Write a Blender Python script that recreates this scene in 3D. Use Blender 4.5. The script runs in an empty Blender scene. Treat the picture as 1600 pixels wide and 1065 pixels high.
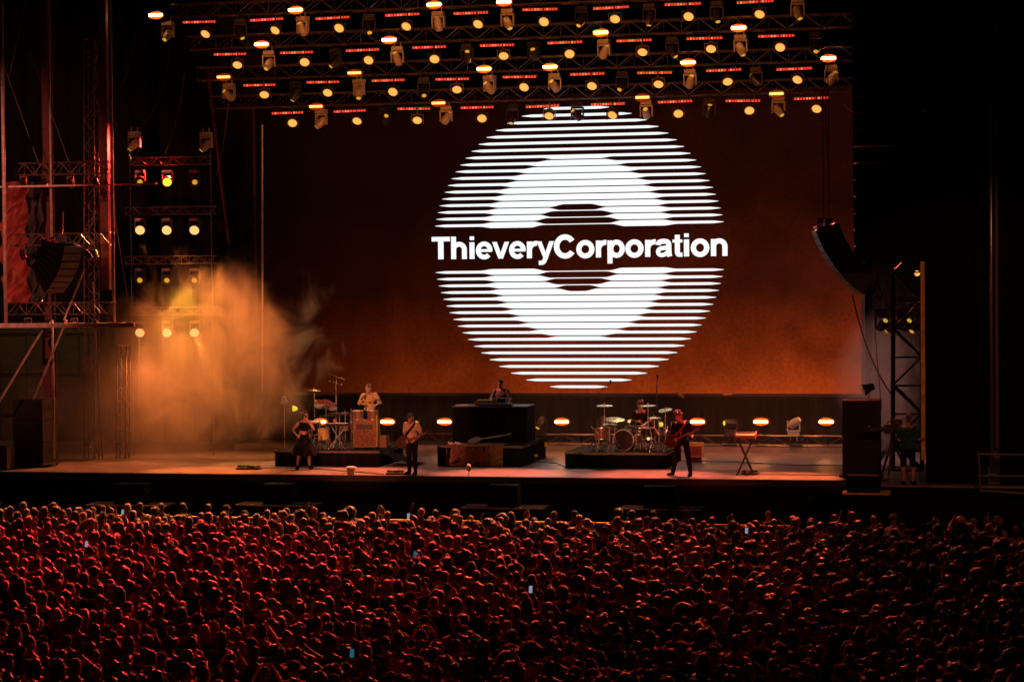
import bpy, bmesh, math, random
import numpy as np
from mathutils import Vector, Matrix, Euler, noise
R = math.radians
S = bpy.context.scene
C = S.collection
rnd = random.Random(7)

# ------------------------------------------------------------------ camera
DECK = 2.25                      # height of the stage deck; deck front edge is the line Y = 0
FPX = 3400.0                     # focal length in units of a 1600 wide frame
yaw, pitch, roll = R(12.5), R(-1.39), R(0.5)
F0 = Vector((-math.sin(yaw)*math.cos(pitch), math.cos(yaw)*math.cos(pitch), math.sin(pitch)))
R0 = Vector((math.cos(yaw), math.sin(yaw), 0))
U0 = R0.cross(F0).normalized()
RT = (R0*math.cos(roll) - U0*math.sin(roll)).normalized()
UP = RT.cross(F0).normalized()
def ray(px, py): return F0 + RT*((px-800)/FPX) + UP*((532.5-py)/FPX)
CAM = Vector((0, 0, DECK)) - ray(800, 744.5)*60.0
cd = bpy.data.cameras.new('camera'); cam = bpy.data.objects.new('camera', cd); C.objects.link(cam)
M3 = Matrix((RT, UP, -F0)).transposed()
cam.matrix_world = Matrix.Translation(CAM) @ M3.to_4x4()
cd.sensor_width = 36; cd.lens = 36*FPX/1600; cd.clip_end = 400; cd.clip_start = 0.5
S.camera = cam
def P(px, py, Y):                # point of the vertical plane at depth Y seen at this pixel
    r = ray(px, py); return CAM + r*((Y-CAM.y)/r.y)
def Pz(px, py, z):
    r = ray(px, py); return CAM + r*((z-CAM.z)/r.z)
def proj(v):
    d = Vector(v)-CAM; w = d.dot(F0)
    return 800+FPX*d.dot(RT)/w, 532.5-FPX*d.dot(UP)/w
def XA(px, Y, z):                # X of the point at depth Y, height z, on pixel column px
    n = ray(px, 0).cross(ray(px, 1065))
    return CAM.x - (n.y*(Y-CAM.y)+n.z*(z-CAM.z))/n.x

# ------------------------------------------------------------------ world, exposure
w = bpy.data.worlds.new('World'); S.world = w; w.use_nodes = True
wn = w.node_tree; bgn = wn.nodes['Background']
sky = wn.nodes.new('ShaderNodeTexSky'); sky.sky_type = 'NISHITA'; sky.sun_disc = False
sky.sun_elevation = R(-4); sky.sun_rotation = R(200)
wn.links.new(sky.outputs[0], bgn.inputs[0]); bgn.inputs[1].default_value = 0.02
S.view_settings.view_transform = 'Standard'; S.view_settings.look = 'None'
S.view_settings.exposure = 0; S.view_settings.gamma = 1
S.cycles.use_denoising = True
S.cycles.max_bounces = 5; S.cycles.diffuse_bounces = 1; S.cycles.glossy_bounces = 3
S.cycles.volume_bounces = 1; S.cycles.volume_step_rate = 1.0; S.cycles.volume_max_steps = 160
S.cycles.transparent_max_bounces = 6; S.cycles.use_light_tree = True
S.cycles.sample_clamp_indirect = 4

def spot(name, loc, target, power, col, angle=40, blend=.6, size=.15):
    l = bpy.data.lights.new(name, 'SPOT'); l.energy = power; l.color = col
    l.spot_size = R(angle); l.spot_blend = blend; l.shadow_soft_size = size
    o = bpy.data.objects.new(name, l); C.objects.link(o); o.location = loc
    o.rotation_euler = (Vector(target)-Vector(loc)).to_track_quat('-Z', 'Y').to_euler()
    return o
RED = (1, .030, .035); ORG = (1, .26, .07); AMB = (1, .42, .10); PNK = (1, .16, .10); WRM = (1, .55, .25)
# unseen lamps just below the rig that throw red back light over the audience
for x, tx, ty, p, c in ((-12.5, -14, -20, 19000, (1, .035, .022)), (-9, -9.5, -20, 24000, (1, .028, .022)), (-4, -4, -20, 27000, (1, .04, .022)),
        (1, 1, -18, 22000, (1, .07, .035)), (6, 6, -16, 14000, (1, .10, .045)), (7.5, 10, -14, 12000, (1, .10, .045)), (-8, -7, -28, 38000, (1, .03, .03))):
    spot('unseen_back_spot', (x, 8.5, 12.4), (tx, ty, 1.5), p, c, 42, .5, .25)
# orange wash that reaches the first rows and the deck edge
for x, tx, p in ((-12, -13, 24000), (-7, -8, 30000), (-1, -3, 30000), (3, 2, 18000)):
    spot('rig_wash', (x, 4.5, 12.9), (tx, -4.6, 1.4), p, (1, .34, .10), 26, .9)
# deck pools
for x, y, tx, ty, p, c, a in (
        (-9, 4, -9, .8, 21000, (1, .20, .05), 24), (-4, 4, -4.8, .8, 24000, (1, .18, .07), 24), (-.5, 4, -.5, .8, 26000, (1, .20, .10), 24),
        (4, 4, 3.8, .8, 26000, (1, .14, .06), 24), (8, 4, 7.4, .8, 26000, (1, .17, .05), 20), (-4, 7, -4, 4, 1300, (.8, .42, .28), 40), (4, 7, 4, 4, 1500, (.75, .45, .34), 50), (-12, 5, -13, 1.2, 7000, (1, .2, .05), 36), (0, 4, 0, 9.2, 5000, ORG, 30), (6, 4, 6, 9.2, 5000, ORG, 30),
        (6, 8, 5.6, 4.0, 3500, ORG, 12), (-10, 2.0, -9.0, 3.6, 5000, (1, .36, .08), 13)):
    spot('stage_wash', (x, y, 12.9), (tx, ty, DECK), p, c, a, .8)
# unseen front-of-house and side spots on performers and scaffolds, some added as fill
spot('unseen_spot', (-3, -30, 14), (-4.5, 2, DECK+1.4), 29000, (1, .25, .12), 9)
spot('unseen_spot', (12, -30, 14), (5.3, 2, DECK+1.4), 18000, (1, .08, .06), 9)
spot('unseen_spot', (-14, -14, 12), (-18, 1, 9), 5500, (1, .24, .15), 46)
spot('unseen_spot', (4, 3, 12), (7.6, 1, 8.5), 700, (1, .16, .08), 24)
spot('unseen_side_spot', (-13, 1.0, 6.0), (-8.3, 2, DECK+1.3), 1500, (1, .07, .10), 14)
spot('unseen_side_spot', (9.5, 0.5, 6.0), (3.9, 1, DECK+1.4), 1300, (1, .06, .08), 16)
spot('unseen_back_spot', (3, 9.2, 12.5), (2.2, 4.8, DECK+1), 5200, (1, .45, .25), 22)  # added unseen back light, makes the drum kit glint
spot('unseen_back_spot', (-7, 9.2, 12.5), (-6.6, 4.6, DECK+1), 5200, (1, .45, .2), 24)  # added unseen back light for the percussion
spot('unseen_back_spot', (9, 2, 10), (8.6, -.7, DECK+1.2), 1800, (1, .12, .07), 24)  # added unseen red light on the camera operator
spot('unseen_spot', (17, -16, 9), (12.2, 0, 4.2), 1500, (1, .25, .10), 44)  # added unseen spot that brings out the right wing
spot('unseen_side_spot', (11.5, 2.4, 12.5), (8.3, 1, 9.0), 700, (1, .16, .08), 30)  # added unseen light on the rear of the right speaker array
spot('unseen_side_spot', (8.5, 3.2, 6.0), (2.6, 5, DECK+1.3), 900, (1, .10, .07), 20)  # added unseen red light on the drummer
spot('unseen_spot', (6, -30, 14), (2.4, 4.5, DECK+1.2), 17000, (1, .34, .16), 6)  # added unseen amber fill on the drum kit
spot('unseen_spot', (0, -30, 14), (-6.0, 4.0, DECK+1.3), 9000, (1, .42, .2), 6)
spot('stage_wash', (-5, 3, 9), (-1.9, 6, DECK+2.0), 2200, (1, .2, .12), 16)  # added unseen fill on the DJ, not a deck pool
spot('unseen_spot', (-2, -20, 6), (-1.5, 7, 15.2), 20000, (1, .24, .045), 44)  # added unseen warm fill lighting the roof rig from the front
spot('unseen_side_spot', (-15.2, 2.5, 7.2), (-6.8, 3.8, DECK+1.5), 1000, (1, .5, .16), 40)
spot('unseen_side_spot', (12.5, 3, 9.5), (9, 8, 5), 2800, (.85, .34, .26), 70)

# ------------------------------------------------------------------ materials
MATS = {}
def mat(name, col, rough=.6, metal=0., var=.25, scale=6., bump=.0, bscale=60., emis=None, es=0., spec=None, coat=0):
    m = bpy.data.materials.new(name); m.use_nodes = True
    n = m.node_tree.nodes; l = m.node_tree.links; b = n['Principled BSDF']
    b.inputs['Roughness'].default_value = rough; b.inputs['Metallic'].default_value = metal
    if spec is not None: b.inputs['Specular IOR Level'].default_value = spec
    if coat: b.inputs['Coat Weight'].default_value = coat
    tc = n.new('ShaderNodeTexCoord')
    if var:
        nz = n.new('ShaderNodeTexNoise'); nz.inputs['Scale'].default_value = scale; nz.inputs['Detail'].default_value = 5
        l.new(tc.outputs['Object'], nz.inputs['Vector'])
        mx = n.new('ShaderNodeMix'); mx.data_type = 'RGBA'
        mx.inputs[6].default_value = tuple(c*(1-var) for c in col)+(1,)
        mx.inputs[7].default_value = tuple(min(1, c*(1+var)) for c in col)+(1,)
        mr = n.new('ShaderNodeMapRange'); mr.inputs[1].default_value = .3; mr.inputs[2].default_value = .7
        l.new(nz.outputs['Fac'], mr.inputs[0]); l.new(mr.outputs[0], mx.inputs[0]); l.new(mx.outputs[2], b.inputs['Base Color'])
        mr2 = n.new('ShaderNodeMapRange'); mr2.inputs[3].default_value = max(0, rough-.12); mr2.inputs[4].default_value = min(1, rough+.12)
        l.new(nz.outputs['Fac'], mr2.inputs[0]); l.new(mr2.outputs[0], b.inputs['Roughness'])
    else: b.inputs['Base Color'].default_value = tuple(col)+(1,)
    if bump:
        nb = n.new('ShaderNodeTexNoise'); nb.inputs['Scale'].default_value = bscale; nb.inputs['Detail'].default_value = 4
        l.new(tc.outputs['Object'], nb.inputs['Vector'])
        bp = n.new('ShaderNodeBump'); bp.inputs['Strength'].default_value = bump; bp.inputs['Distance'].default_value = .02
        l.new(nb.outputs['Fac'], bp.inputs['Height']); l.new(bp.outputs[0], b.inputs['Normal'])
    if emis:
        b.inputs['Emission Color'].default_value = tuple(emis)+(1,); b.inputs['Emission Strength'].default_value = es
    if name.startswith('hair'): b.inputs['Sheen Weight'].default_value = .35; b.inputs['Sheen Roughness'].default_value = .35
    MATS[name] = m; return m
mat('black_fabric', (.012, .011, .012), .9, bump=.4, bscale=25)
mat('black_vinyl', (.03, .03, .034), .45, bump=.3, bscale=5)
mat('black_metal', (.025, .024, .025), .4, .3)
mat('black_paint', (.02, .018, .018), .5, bump=.15)
mat('grille', (.012, .012, .013), .55, .2, bump=.6, bscale=140)
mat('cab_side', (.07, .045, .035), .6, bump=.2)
mat('alu', (.42, .40, .42), .35, .85)
mat('truss_alu', (.085, .075, .09), .4, .8)
mat('steel', (.14, .12, .115), .5, .6)
mat('black_box', (.004, .004, .004), .85)
mat('lamp_ring', (.3, .2, .1), .4, var=0, emis=(.85, .36, .05), es=.9)
mat('red_steel', (.10, .028, .018), .5, .2)
mat('painted_pole', (.55, .45, .42), .5, .2)
mat('chrome', (.80, .77, .74), .30, 1.)
mat('amber_halo_disc', (.20, .06, .015), .8, .0, spec=.1)
mat('brass', (.75, .55, .25), .25, 1.)
mat('wood', (.24, .10, .045), .45, bump=.1)
mat('dark_wood', (.06, .025, .016), .5, spec=.25)
mat('shell_red', (.28, .06, .05), .3, coat=.5)
mat('shell_black', (.012, .022, .028), .2, coat=.3)
mat('drum_skin', (.62, .58, .52), .5)
mat('cloth_brown', (.20, .085, .05), .9, var=.7, scale=22, bump=.5, bscale=60)
mat('yellow_paint', (.75, .60, .05), .5)
mat('tweed', (.62, .46, .12), .8, bump=.3, bscale=150)
mat('white_plastic', (.7, .66, .6), .45)
mat('pink_cover', (.7, .12, .16), .6)
mat('green_wall', (.045, .058, .033), .85, bump=.2)
mat('red_cloth', (.26, .04, .035), .6, var=.3, scale=1.2)
mat('dark_cloth', (.05, .05, .06), .8)
mat('tarp', (.010, .012, .016), .9, spec=.08, bump=.3, bscale=5)
mat('ground_asphalt', (.05, .05, .05), .9, bump=.4, bscale=8)
mat('skin_a', (.36, .19, .13), .5); mat('skin_b', (.22, .10, .07), .5); mat('skin_c', (.46, .27, .20), .5)
mat('skin_d', (.20, .10, .07), .55, spec=.3); mat('skin_e', (.12, .055, .035), .55, spec=.3)
mat('lit_body_tone', (.34, .32, .30), .4)
mat('hair_black', (.014, .010, .009), .5, bump=1., bscale=60, spec=.5)
mat('hair_brown', (.05, .026, .014), .5, bump=1., bscale=60, spec=.45)
mat('hair_fair', (.20, .11, .05), .5, bump=1., bscale=60, spec=.45)
mat('hair_grey', (.10, .085, .075), .6, bump=1., bscale=90, spec=.2)
for q_ in ('black_box', 'black_fabric'): MATS[q_].node_tree.nodes['Principled BSDF'].inputs['Specular IOR Level'].default_value = .1
for k, c in dict(black=(.007, .007, .008), navy=(.02, .025, .05), grey=(.10, .10, .10), white=(.42, .41, .39),
                 tan=(.45, .33, .2), maroon=(.12, .02, .025), olive=(.06, .06, .03), green=(.02, .10, .035), denim=(.03, .04, .07)).items():
    mat('cloth_'+k, c, .85, bump=.5, bscale=14, spec=.15)
mat('lamp_yellow', (.3, .2, .1), .4, var=0, emis=(1, .48, .11), es=1.05)
mat('lamp_dim', (.3, .2, .1), .3, var=0, emis=(.8, .42, .03), es=.75)
mat('lamp_lime', (.3, .3, .05), .3, var=0, emis=(.75, .62, .03), es=1.0)
mat('lamp_hot', (.3, .2, .1), .4, var=0, emis=(1, .55, .18), es=1.2)
mat('lamp_star', (.3, .2, .1), .4, var=0, emis=(1, .52, .03), es=2.0)
mat('blinder_hot', (.3, .2, .1), .4, var=0, emis=(1, .34, .08), es=42)
mat('strobe_floor', (.3, .2, .1), .4, var=0, emis=(1, .34, .08), es=30)
mat('blinder_mid', (.3, .2, .1), .4, var=0, emis=(1, .30, .06), es=4)
mat('diode_pink', (.3, .1, .1), .4, var=0, emis=(1, .035, .02), es=1.1)
mat('diode_hot', (.3, .1, .1), .4, var=0, emis=(1, .17, .09), es=1.3)
mat('phone_screen', (.1, .1, .1), .2, var=0, emis=(.5, .6, .8), es=.45)
mat('phone_screen_blue', (.1, .1, .1), .2, var=0, emis=(.05, .4, .6), es=.22)
mat('screen_white', (.02, .02, .02), .4, var=0, emis=(.86, .97, 1), es=1.04)
# patterned shirt of the percussionist
m = mat('patterned_shirt', (.6, .42, .2), .8); n = m.node_tree.nodes; l = m.node_tree.links
v = n.new('ShaderNodeTexVoronoi'); v.inputs['Scale'].default_value = 9; cr = n.new('ShaderNodeValToRGB')
cr.color_ramp.elements[0].position = .30; cr.color_ramp.elements[0].color = (.09, .05, .02, 1)
cr.color_ramp.elements[1].position = .36; cr.color_ramp.elements[1].color = (.62, .43, .2, 1)
tc = n.new('ShaderNodeTexCoord'); l.new(tc.outputs['Object'], v.inputs['Vector']); l.new(v.outputs['Distance'], cr.inputs[0])
l.new(cr.outputs[0], n['Principled BSDF'].inputs['Base Color'])
# stage floor: scuffed dark boards with long seams
m = mat('stage_floor', (.17, .155, .16), .42, var=.35, scale=1.3, bump=.12, bscale=9)
# building wall at the back left: corrugated panels
# LED wall: dark picture content warmer below, lit haze at right painted in
m = bpy.data.materials.new('led_picture_haze'); MATS['led_picture_haze'] = m; m.use_nodes = True; n = m.node_tree.nodes; l = m.node_tree.links
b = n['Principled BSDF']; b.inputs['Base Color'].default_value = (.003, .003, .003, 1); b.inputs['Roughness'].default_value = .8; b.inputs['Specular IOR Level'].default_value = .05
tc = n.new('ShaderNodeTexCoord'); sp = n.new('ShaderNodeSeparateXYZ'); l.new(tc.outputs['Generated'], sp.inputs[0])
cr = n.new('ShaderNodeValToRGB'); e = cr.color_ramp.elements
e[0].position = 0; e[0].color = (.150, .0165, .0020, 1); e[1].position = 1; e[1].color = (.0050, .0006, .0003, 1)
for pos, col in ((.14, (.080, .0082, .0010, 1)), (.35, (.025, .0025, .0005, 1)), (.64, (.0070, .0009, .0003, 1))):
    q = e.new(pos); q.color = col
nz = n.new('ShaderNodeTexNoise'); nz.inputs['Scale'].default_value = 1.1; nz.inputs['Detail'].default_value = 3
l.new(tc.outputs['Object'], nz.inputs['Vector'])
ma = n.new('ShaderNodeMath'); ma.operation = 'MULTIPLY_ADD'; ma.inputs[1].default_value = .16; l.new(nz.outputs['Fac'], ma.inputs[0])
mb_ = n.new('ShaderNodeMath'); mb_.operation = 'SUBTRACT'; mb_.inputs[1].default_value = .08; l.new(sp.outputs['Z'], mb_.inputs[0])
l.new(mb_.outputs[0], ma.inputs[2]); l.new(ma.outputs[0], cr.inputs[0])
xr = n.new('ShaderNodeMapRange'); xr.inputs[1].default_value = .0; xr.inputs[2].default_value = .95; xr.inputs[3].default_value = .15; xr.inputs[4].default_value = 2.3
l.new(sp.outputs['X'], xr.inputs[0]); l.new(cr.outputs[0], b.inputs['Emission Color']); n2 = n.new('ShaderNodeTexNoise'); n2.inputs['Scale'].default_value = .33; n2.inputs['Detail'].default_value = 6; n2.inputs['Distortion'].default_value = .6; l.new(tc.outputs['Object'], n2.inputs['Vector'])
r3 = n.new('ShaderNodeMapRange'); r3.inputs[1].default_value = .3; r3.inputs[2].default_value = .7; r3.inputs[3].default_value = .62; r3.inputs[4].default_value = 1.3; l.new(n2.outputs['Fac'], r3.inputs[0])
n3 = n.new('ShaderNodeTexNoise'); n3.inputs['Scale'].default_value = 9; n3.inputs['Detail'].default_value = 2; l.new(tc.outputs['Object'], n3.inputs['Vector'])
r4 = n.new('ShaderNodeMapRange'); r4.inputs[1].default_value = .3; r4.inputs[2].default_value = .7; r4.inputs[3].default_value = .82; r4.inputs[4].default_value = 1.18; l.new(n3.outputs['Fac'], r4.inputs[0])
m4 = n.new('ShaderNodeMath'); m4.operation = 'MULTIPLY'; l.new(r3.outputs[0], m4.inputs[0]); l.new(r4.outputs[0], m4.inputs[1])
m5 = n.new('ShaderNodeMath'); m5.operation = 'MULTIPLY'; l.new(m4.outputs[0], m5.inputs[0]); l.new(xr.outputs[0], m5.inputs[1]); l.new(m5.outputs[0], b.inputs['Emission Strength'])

# ------------------------------------------------------------------ mesh helpers
class MB:
    def __init__(s): s.v = []; s.f = []
    def add(s, vs, fs):
        k = len(s.v); s.v += [tuple(v) for v in vs]; s.f += [tuple(i+k for i in f) for f in fs]; return s
    def box(s, c, d, M=None):
        x, y, z = (q/2 for q in d); c = Vector(c)
        vs = [Vector((i*x, j*y, k*z)) for i in (-1, 1) for j in (-1, 1) for k in (-1, 1)]
        if M: vs = [M @ q for q in vs]
        return s.add([c+q for q in vs], [(0, 1, 3, 2), (4, 6, 7, 5), (0, 4, 5, 1), (2, 3, 7, 6), (0, 2, 6, 4), (1, 5, 7, 3)])
    def tube(s, a, b, r, r2=None, n=6, cap=True):
        a = Vector(a); b = Vector(b); d = (b-a)
        if d.length < 1e-6: return s
        q = d.to_track_quat('Z', 'Y'); r2 = r if r2 is None else r2; vs = []
        for p, rr in ((a, r), (b, r2)):
            for i in range(n):
                t = 2*math.pi*i/n; vs.append(p + q @ Vector((rr*math.cos(t), rr*math.sin(t), 0)))
        fs = [(i, (i+1) % n, n+(i+1) % n, n+i) for i in range(n)]
        if cap: fs += [tuple(range(n-1, -1, -1)), tuple(range(n, 2*n))]
        return s.add(vs, fs)
    def path(s, pts, r, n=6):
        for i in range(len(pts)-1): s.tube(pts[i], pts[i+1], r, n=n)
        return s
    def lathe(s, prof, n=16, M=None, c=(0, 0, 0)):      # profile [(r,z)..] about local z
        vs = []; c = Vector(c)
        for r, z in prof:
            for i in range(n):
                t = 2*math.pi*i/n; q = Vector((r*math.cos(t), r*math.sin(t), z))
                vs.append(c + (M @ q if M else q))
        m_ = len(prof); fs = []
        for j in range(m_-1):
            for i in range(n): fs.append((j*n+i, j*n+(i+1) % n, (j+1)*n+(i+1) % n, (j+1)*n+i))
        fs += [tuple(range(n-1, -1, -1)), tuple(range((m_-1)*n, m_*n))]
        return s.add(vs, fs)
    def ell(s, c, r, n=10, m=6, M=None):
        vs = []; c = Vector(c)
        for j in range(1, m):
            ph = math.pi*j/m
            for i in range(n):
                t = 2*math.pi*i/n; q = Vector((r[0]*math.sin(ph)*math.cos(t), r[1]*math.sin(ph)*math.sin(t), r[2]*math.cos(ph)))
                vs.append(c + (M @ q if M else q))
        a = Vector((0, 0, r[2])); b_ = Vector((0, 0, -r[2]))
        vs.append(c + (M @ a if M else a)); vs.append(c + (M @ b_ if M else b_)); T = len(vs)-2
        fs = []
        for j in range(m-2):
            for i in range(n): fs.append((j*n+i, (j+1)*n+i, (j+1)*n+(i+1) % n, j*n+(i+1) % n))
        for i in range(n):
            fs.append((T, i, (i+1) % n)); fs.append((T+1, (m-2)*n+(i+1) % n, (m-2)*n+i))
        return s.add(vs, fs)
    def cap(s, a, b, r1, r2, n=10):                      # tapered capsule
        a = Vector(a); b = Vector(b); s.tube(a, b, r1, r2, n); s.ell(a, (r1,)*3, n, 6); s.ell(b, (r2,)*3, n, 6); return s
    def mesh(s, name, m, smooth=False):
        me = bpy.data.meshes.new(name); me.from_pydata(s.v, [], s.f); me.materials.append(MATS[m] if isinstance(m, str) else m)
        if smooth: me.polygons.foreach_set('use_smooth', [True]*len(me.polygons))
        return me
def link(name, me, parent=None, loc=None):
    o = bpy.data.objects.new(name, me); C.objects.link(o)
    if parent: o.parent = parent
    if loc is not None: o.location = loc
    return o
def part(name, mb, m, parent, loc=None, smooth=False, label=None):
    o = link(name, mb.mesh(name, m, smooth), parent, loc)
    if label: o['label'] = label
    return o
def tag(o, label, cat, group=None):
    o['label'] = label; o['category'] = cat
    if group: o['group'] = group
    return o
def thing(name, label, cat, loc=(0, 0, 0), rot=(0, 0, 0), group=None):
    o = bpy.data.objects.new(name, None); C.objects.link(o); o.location = loc
    o.rotation_euler = rot if isinstance(rot, (tuple, list, Euler)) else (0, 0, rot); o.empty_display_size = .2
    return tag(o, label, cat, group)
def single(name, mb, m, label, cat, group=None, loc=None, smooth=False):
    return tag(link(name, mb.mesh(name, m, smooth), None, loc), label, cat, group)
def structure(name, mb, m, smooth=False):
    o = link(name, mb.mesh(name, m, smooth)); o['kind'] = 'structure'; return o
def dup(o, loc=None, rot=None, label=None, parent=None, swap=None):
    c = o.copy(); C.objects.link(c)
    if parent: c.parent = parent
    if loc is not None: c.location = loc
    if rot is not None: c.rotation_euler = rot
    if label: c['label'] = label
    for ch in o.children: dup(ch, parent=c)
    return c
ORD = ['first', 'second', 'third', 'fourth', 'fifth', 'sixth', 'seventh', 'eighth', 'ninth', 'tenth', 'eleventh', 'twelfth',
       'thirteenth', 'fourteenth', 'fifteenth', 'sixteenth', 'seventeenth', 'eighteenth', 'nineteenth', 'twentieth']
for t_ in ('twenty', 'thirty', 'forty', 'fifty'):
    if t_ != 'twenty': ORD.append({'thirty': 'thirtieth', 'forty': 'fortieth', 'fifty': 'fiftieth'}[t_])
    for o_ in ORD[:9]: ORD.append(t_+'-'+o_)

def truss(a, b, h, seg, label, m='truss_alu', r=.025, d=None, cat='truss', group=None, br=None):
    """lattice truss from a to b (lower front chord), local x along it, local z across its height"""
    a = Vector(a); b = Vector(b); L = (b-a).length; x = (b-a).normalized()
    yv = Vector((0, 1, 0)); z = x.cross(yv).normalized(); yv = z.cross(x)
    q = Matrix((x, yv, z)).transposed().to_euler()
    t = thing('lattice_truss', label, cat, a, q, group); d = h if d is None else d; br = br or r*.6
    if z.z < -.1: h = -h
    for y in (0, d):
        for zz in (0, h): part('chord', MB().tube((0, y, zz), (L, y, zz), r, n=6), m, t)
    n = max(1, round(L/seg)); s = L/n
    mu = MB().tube((0, 0, 0), (s, 0, h), br, n=5).mesh('brace', m); md = MB().tube((0, 0, h), (s, 0, 0), br, n=5).mesh('brace', m)
    lac = MB()
    for i in range(n):
        link('brace', mu if i % 2 == 0 else md, t, (i*s, 0, 0))
        p, q2 = ((0, h), (h, 0))[i % 2]
        lac.tube((i*s, d, p), (i*s+s, d, q2), br, n=4)
        lac.tube((i*s, 0, 0) if i % 2 else (i*s, d, 0), (i*s+s, d, 0) if i % 2 else (i*s+s, 0, 0), br, n=4)
    for i in range(n+1):
        lac.tube((i*s, 0, h), (i*s, d, h), br, n=4); lac.tube((i*s, 0, 0), (i*s, 0, h), br*.8, n=4)
    part('lacing', lac, m, t)['kind'] = 'stuff'
    return t
# ================================================================== SETTING
GX0, GX1 = -60, 60
structure('ground', MB().add([(GX0, -75, 0), (GX1, -75, 0), (GX1, 45, 0), (GX0, 45, 0)], [(0, 1, 2, 3)]), 'ground_asphalt')
XL = -24.0; XR = XA(1322, 0, DECK)
# stage deck, built of deck boards running front to back
dk = thing('stage_deck', 'x', 'stage'); del dk['label']; del dk['category']; dk['kind'] = 'structure'
bm_ = MB().box((0, 0, 0), (1.216, 2.43, .05)).mesh('deck_panel', 'stage_floor')
nx = int((XR-XL)/1.22); 
for i in range(nx+1):
    for j in range(5):
        x = XR-.61-i*1.22
        if x < XL: continue
        link('deck_panel', bm_, dk, (x, 1.22+j*2.44, DECK-.025+rnd.uniform(-.0012, .0012)))
part('deck_edge', MB().box(((XL+XR)/2, -.02, DECK-.09), (XR-XL, .04, .17)), 'black_paint', dk)
fas = MB(); k = int((XR-XL)/.06)
for i in range(k+1):
    x = XL+i*.06; y = -.01+.02*math.sin(i*1.1)+.01*math.sin(i*.37)
    fas.v += [(x, y, 0.0), (x, y+.005, DECK-.17)]
    if i: j = 2*i; fas.f.append((j-2, j, j+1, j-1))
part('stage_skirt', fas, 'black_fabric', dk)
# right wing of the stage, slightly further forward
WX1 = 24.0
wg = thing('side_wing', 'x', 'stage'); del wg['label']; del wg['category']; wg['kind'] = 'structure'
part('wing_floor', MB().box(((XR+WX1)/2+.3, 4.5, DECK-.03), (WX1-XR-.6, 11.4, .05)), 'stage_floor', wg)
part('wing_fascia', MB().box(((XR+WX1)/2+.3, -1.24, DECK/2-.03), (WX1-XR-.6, .06, DECK-.06)), 'black_box', wg)
part('wing_side', MB().box((XR+.27, -.6, DECK/2-.06), (.05, 1.2, DECK-.1)), 'black_box', wg)

# low step at the back of the deck with an aluminium lip
y_ = 9.1; xa, xb = XA(640, y_, DECK), XA(1318, y_, DECK)
structure('back_step', MB().box(((xa+xb)/2-3, y_+.9, DECK+.09), (xb-xa+6, 1.6, .18)), 'stage_floor')

def drape(name, x0, x1, Y, z0, z1, label, m='black_fabric', amp=.07, wl=.33, tilt=0.):
    mb = MB(); n = max(4, int(abs(x1-x0)/(wl/6))); rows = 7; ph = rnd.random()*9
    for i in range(n+1):
        for j in range(rows+1):
            t = i/n; u = j/rows; x = x0+(x1-x0)*t
            y = Y+amp*math.sin(2*math.pi*x/wl+ph+.5*math.sin(x*1.7))*(1-.35*u)+amp*.7*noise.noise((x*1.1, u*3, ph))
            mb.v.append((x+tilt*(1-u), y, z0+(z1-z0)*u))
    for i in range(n):
        for j in range(rows):
            a = i*(rows+1)+j; mb.f.append((a, a+rows+1, a+rows+2, a+1))
    return single(name, mb, m, label, 'curtain')
YS = 10.0
bl = P(404, 614, YS); br_ = P(1346, 614, YS); sx0, sx1, sz0 = bl.x, br_.x, P(900, 614, YS).z
sz1 = P(900, 146, YS).z
drape('backdrop', -30, sx0-.3, 13.5, 0, 20, 'tall black backdrop left of the big screen', amp=.12, wl=.8)
drape('backdrop', sx0-.5, sx1+2.2, YS+1.2, DECK, sz0+.6, 'black curtain hanging below the big screen', amp=.06, wl=.5)
drape('backdrop', sx1+.2, 30, 12.5, 0, 20, 'dark backdrop behind the right tower', m='black_fabric', amp=.1, wl=.9)
structure('roof_sheet', MB().box((0, 8, 21), (60, 20, .1)), 'black_fabric')

# ------------------------------------------------------------------ LED wall with logo
scr = thing('video_wall', 'huge dark video wall glowing brownish red with a white striped disc logo and band name', 'video screen', (sx0, YS, sz0))
W_, H_ = sx1-sx0, sz1-sz0
part('picture_panel', MB().box((W_/2, .06, H_/2), (W_, .12, H_)), 'led_picture_haze', scr)
fr = MB()
fr.box((W_/2, .12, -.05), (W_+.2, .2, .09)); fr.box((-.06, .12, H_/2), (.1, .2, H_)); fr.box((W_+.06, .12, H_/2), (.1, .2, H_))
part('screen_frame', fr, 'black_metal', scr)
cL, cR = P(680, 389, YS), P(1131.5, 383, YS)
cx = (cL.x+cR.x)/2-sx0; Rr = (cR.x-cL.x)/2; cz = P(905.5, 386, YS).z-sz0
VS = .955
U = Rr/510.                                        # one drawing unit of the disc
def sm(a, b, x):
    t = max(0, min(1, (x-a)/(b-a))); return t*t*(3-2*t)
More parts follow.
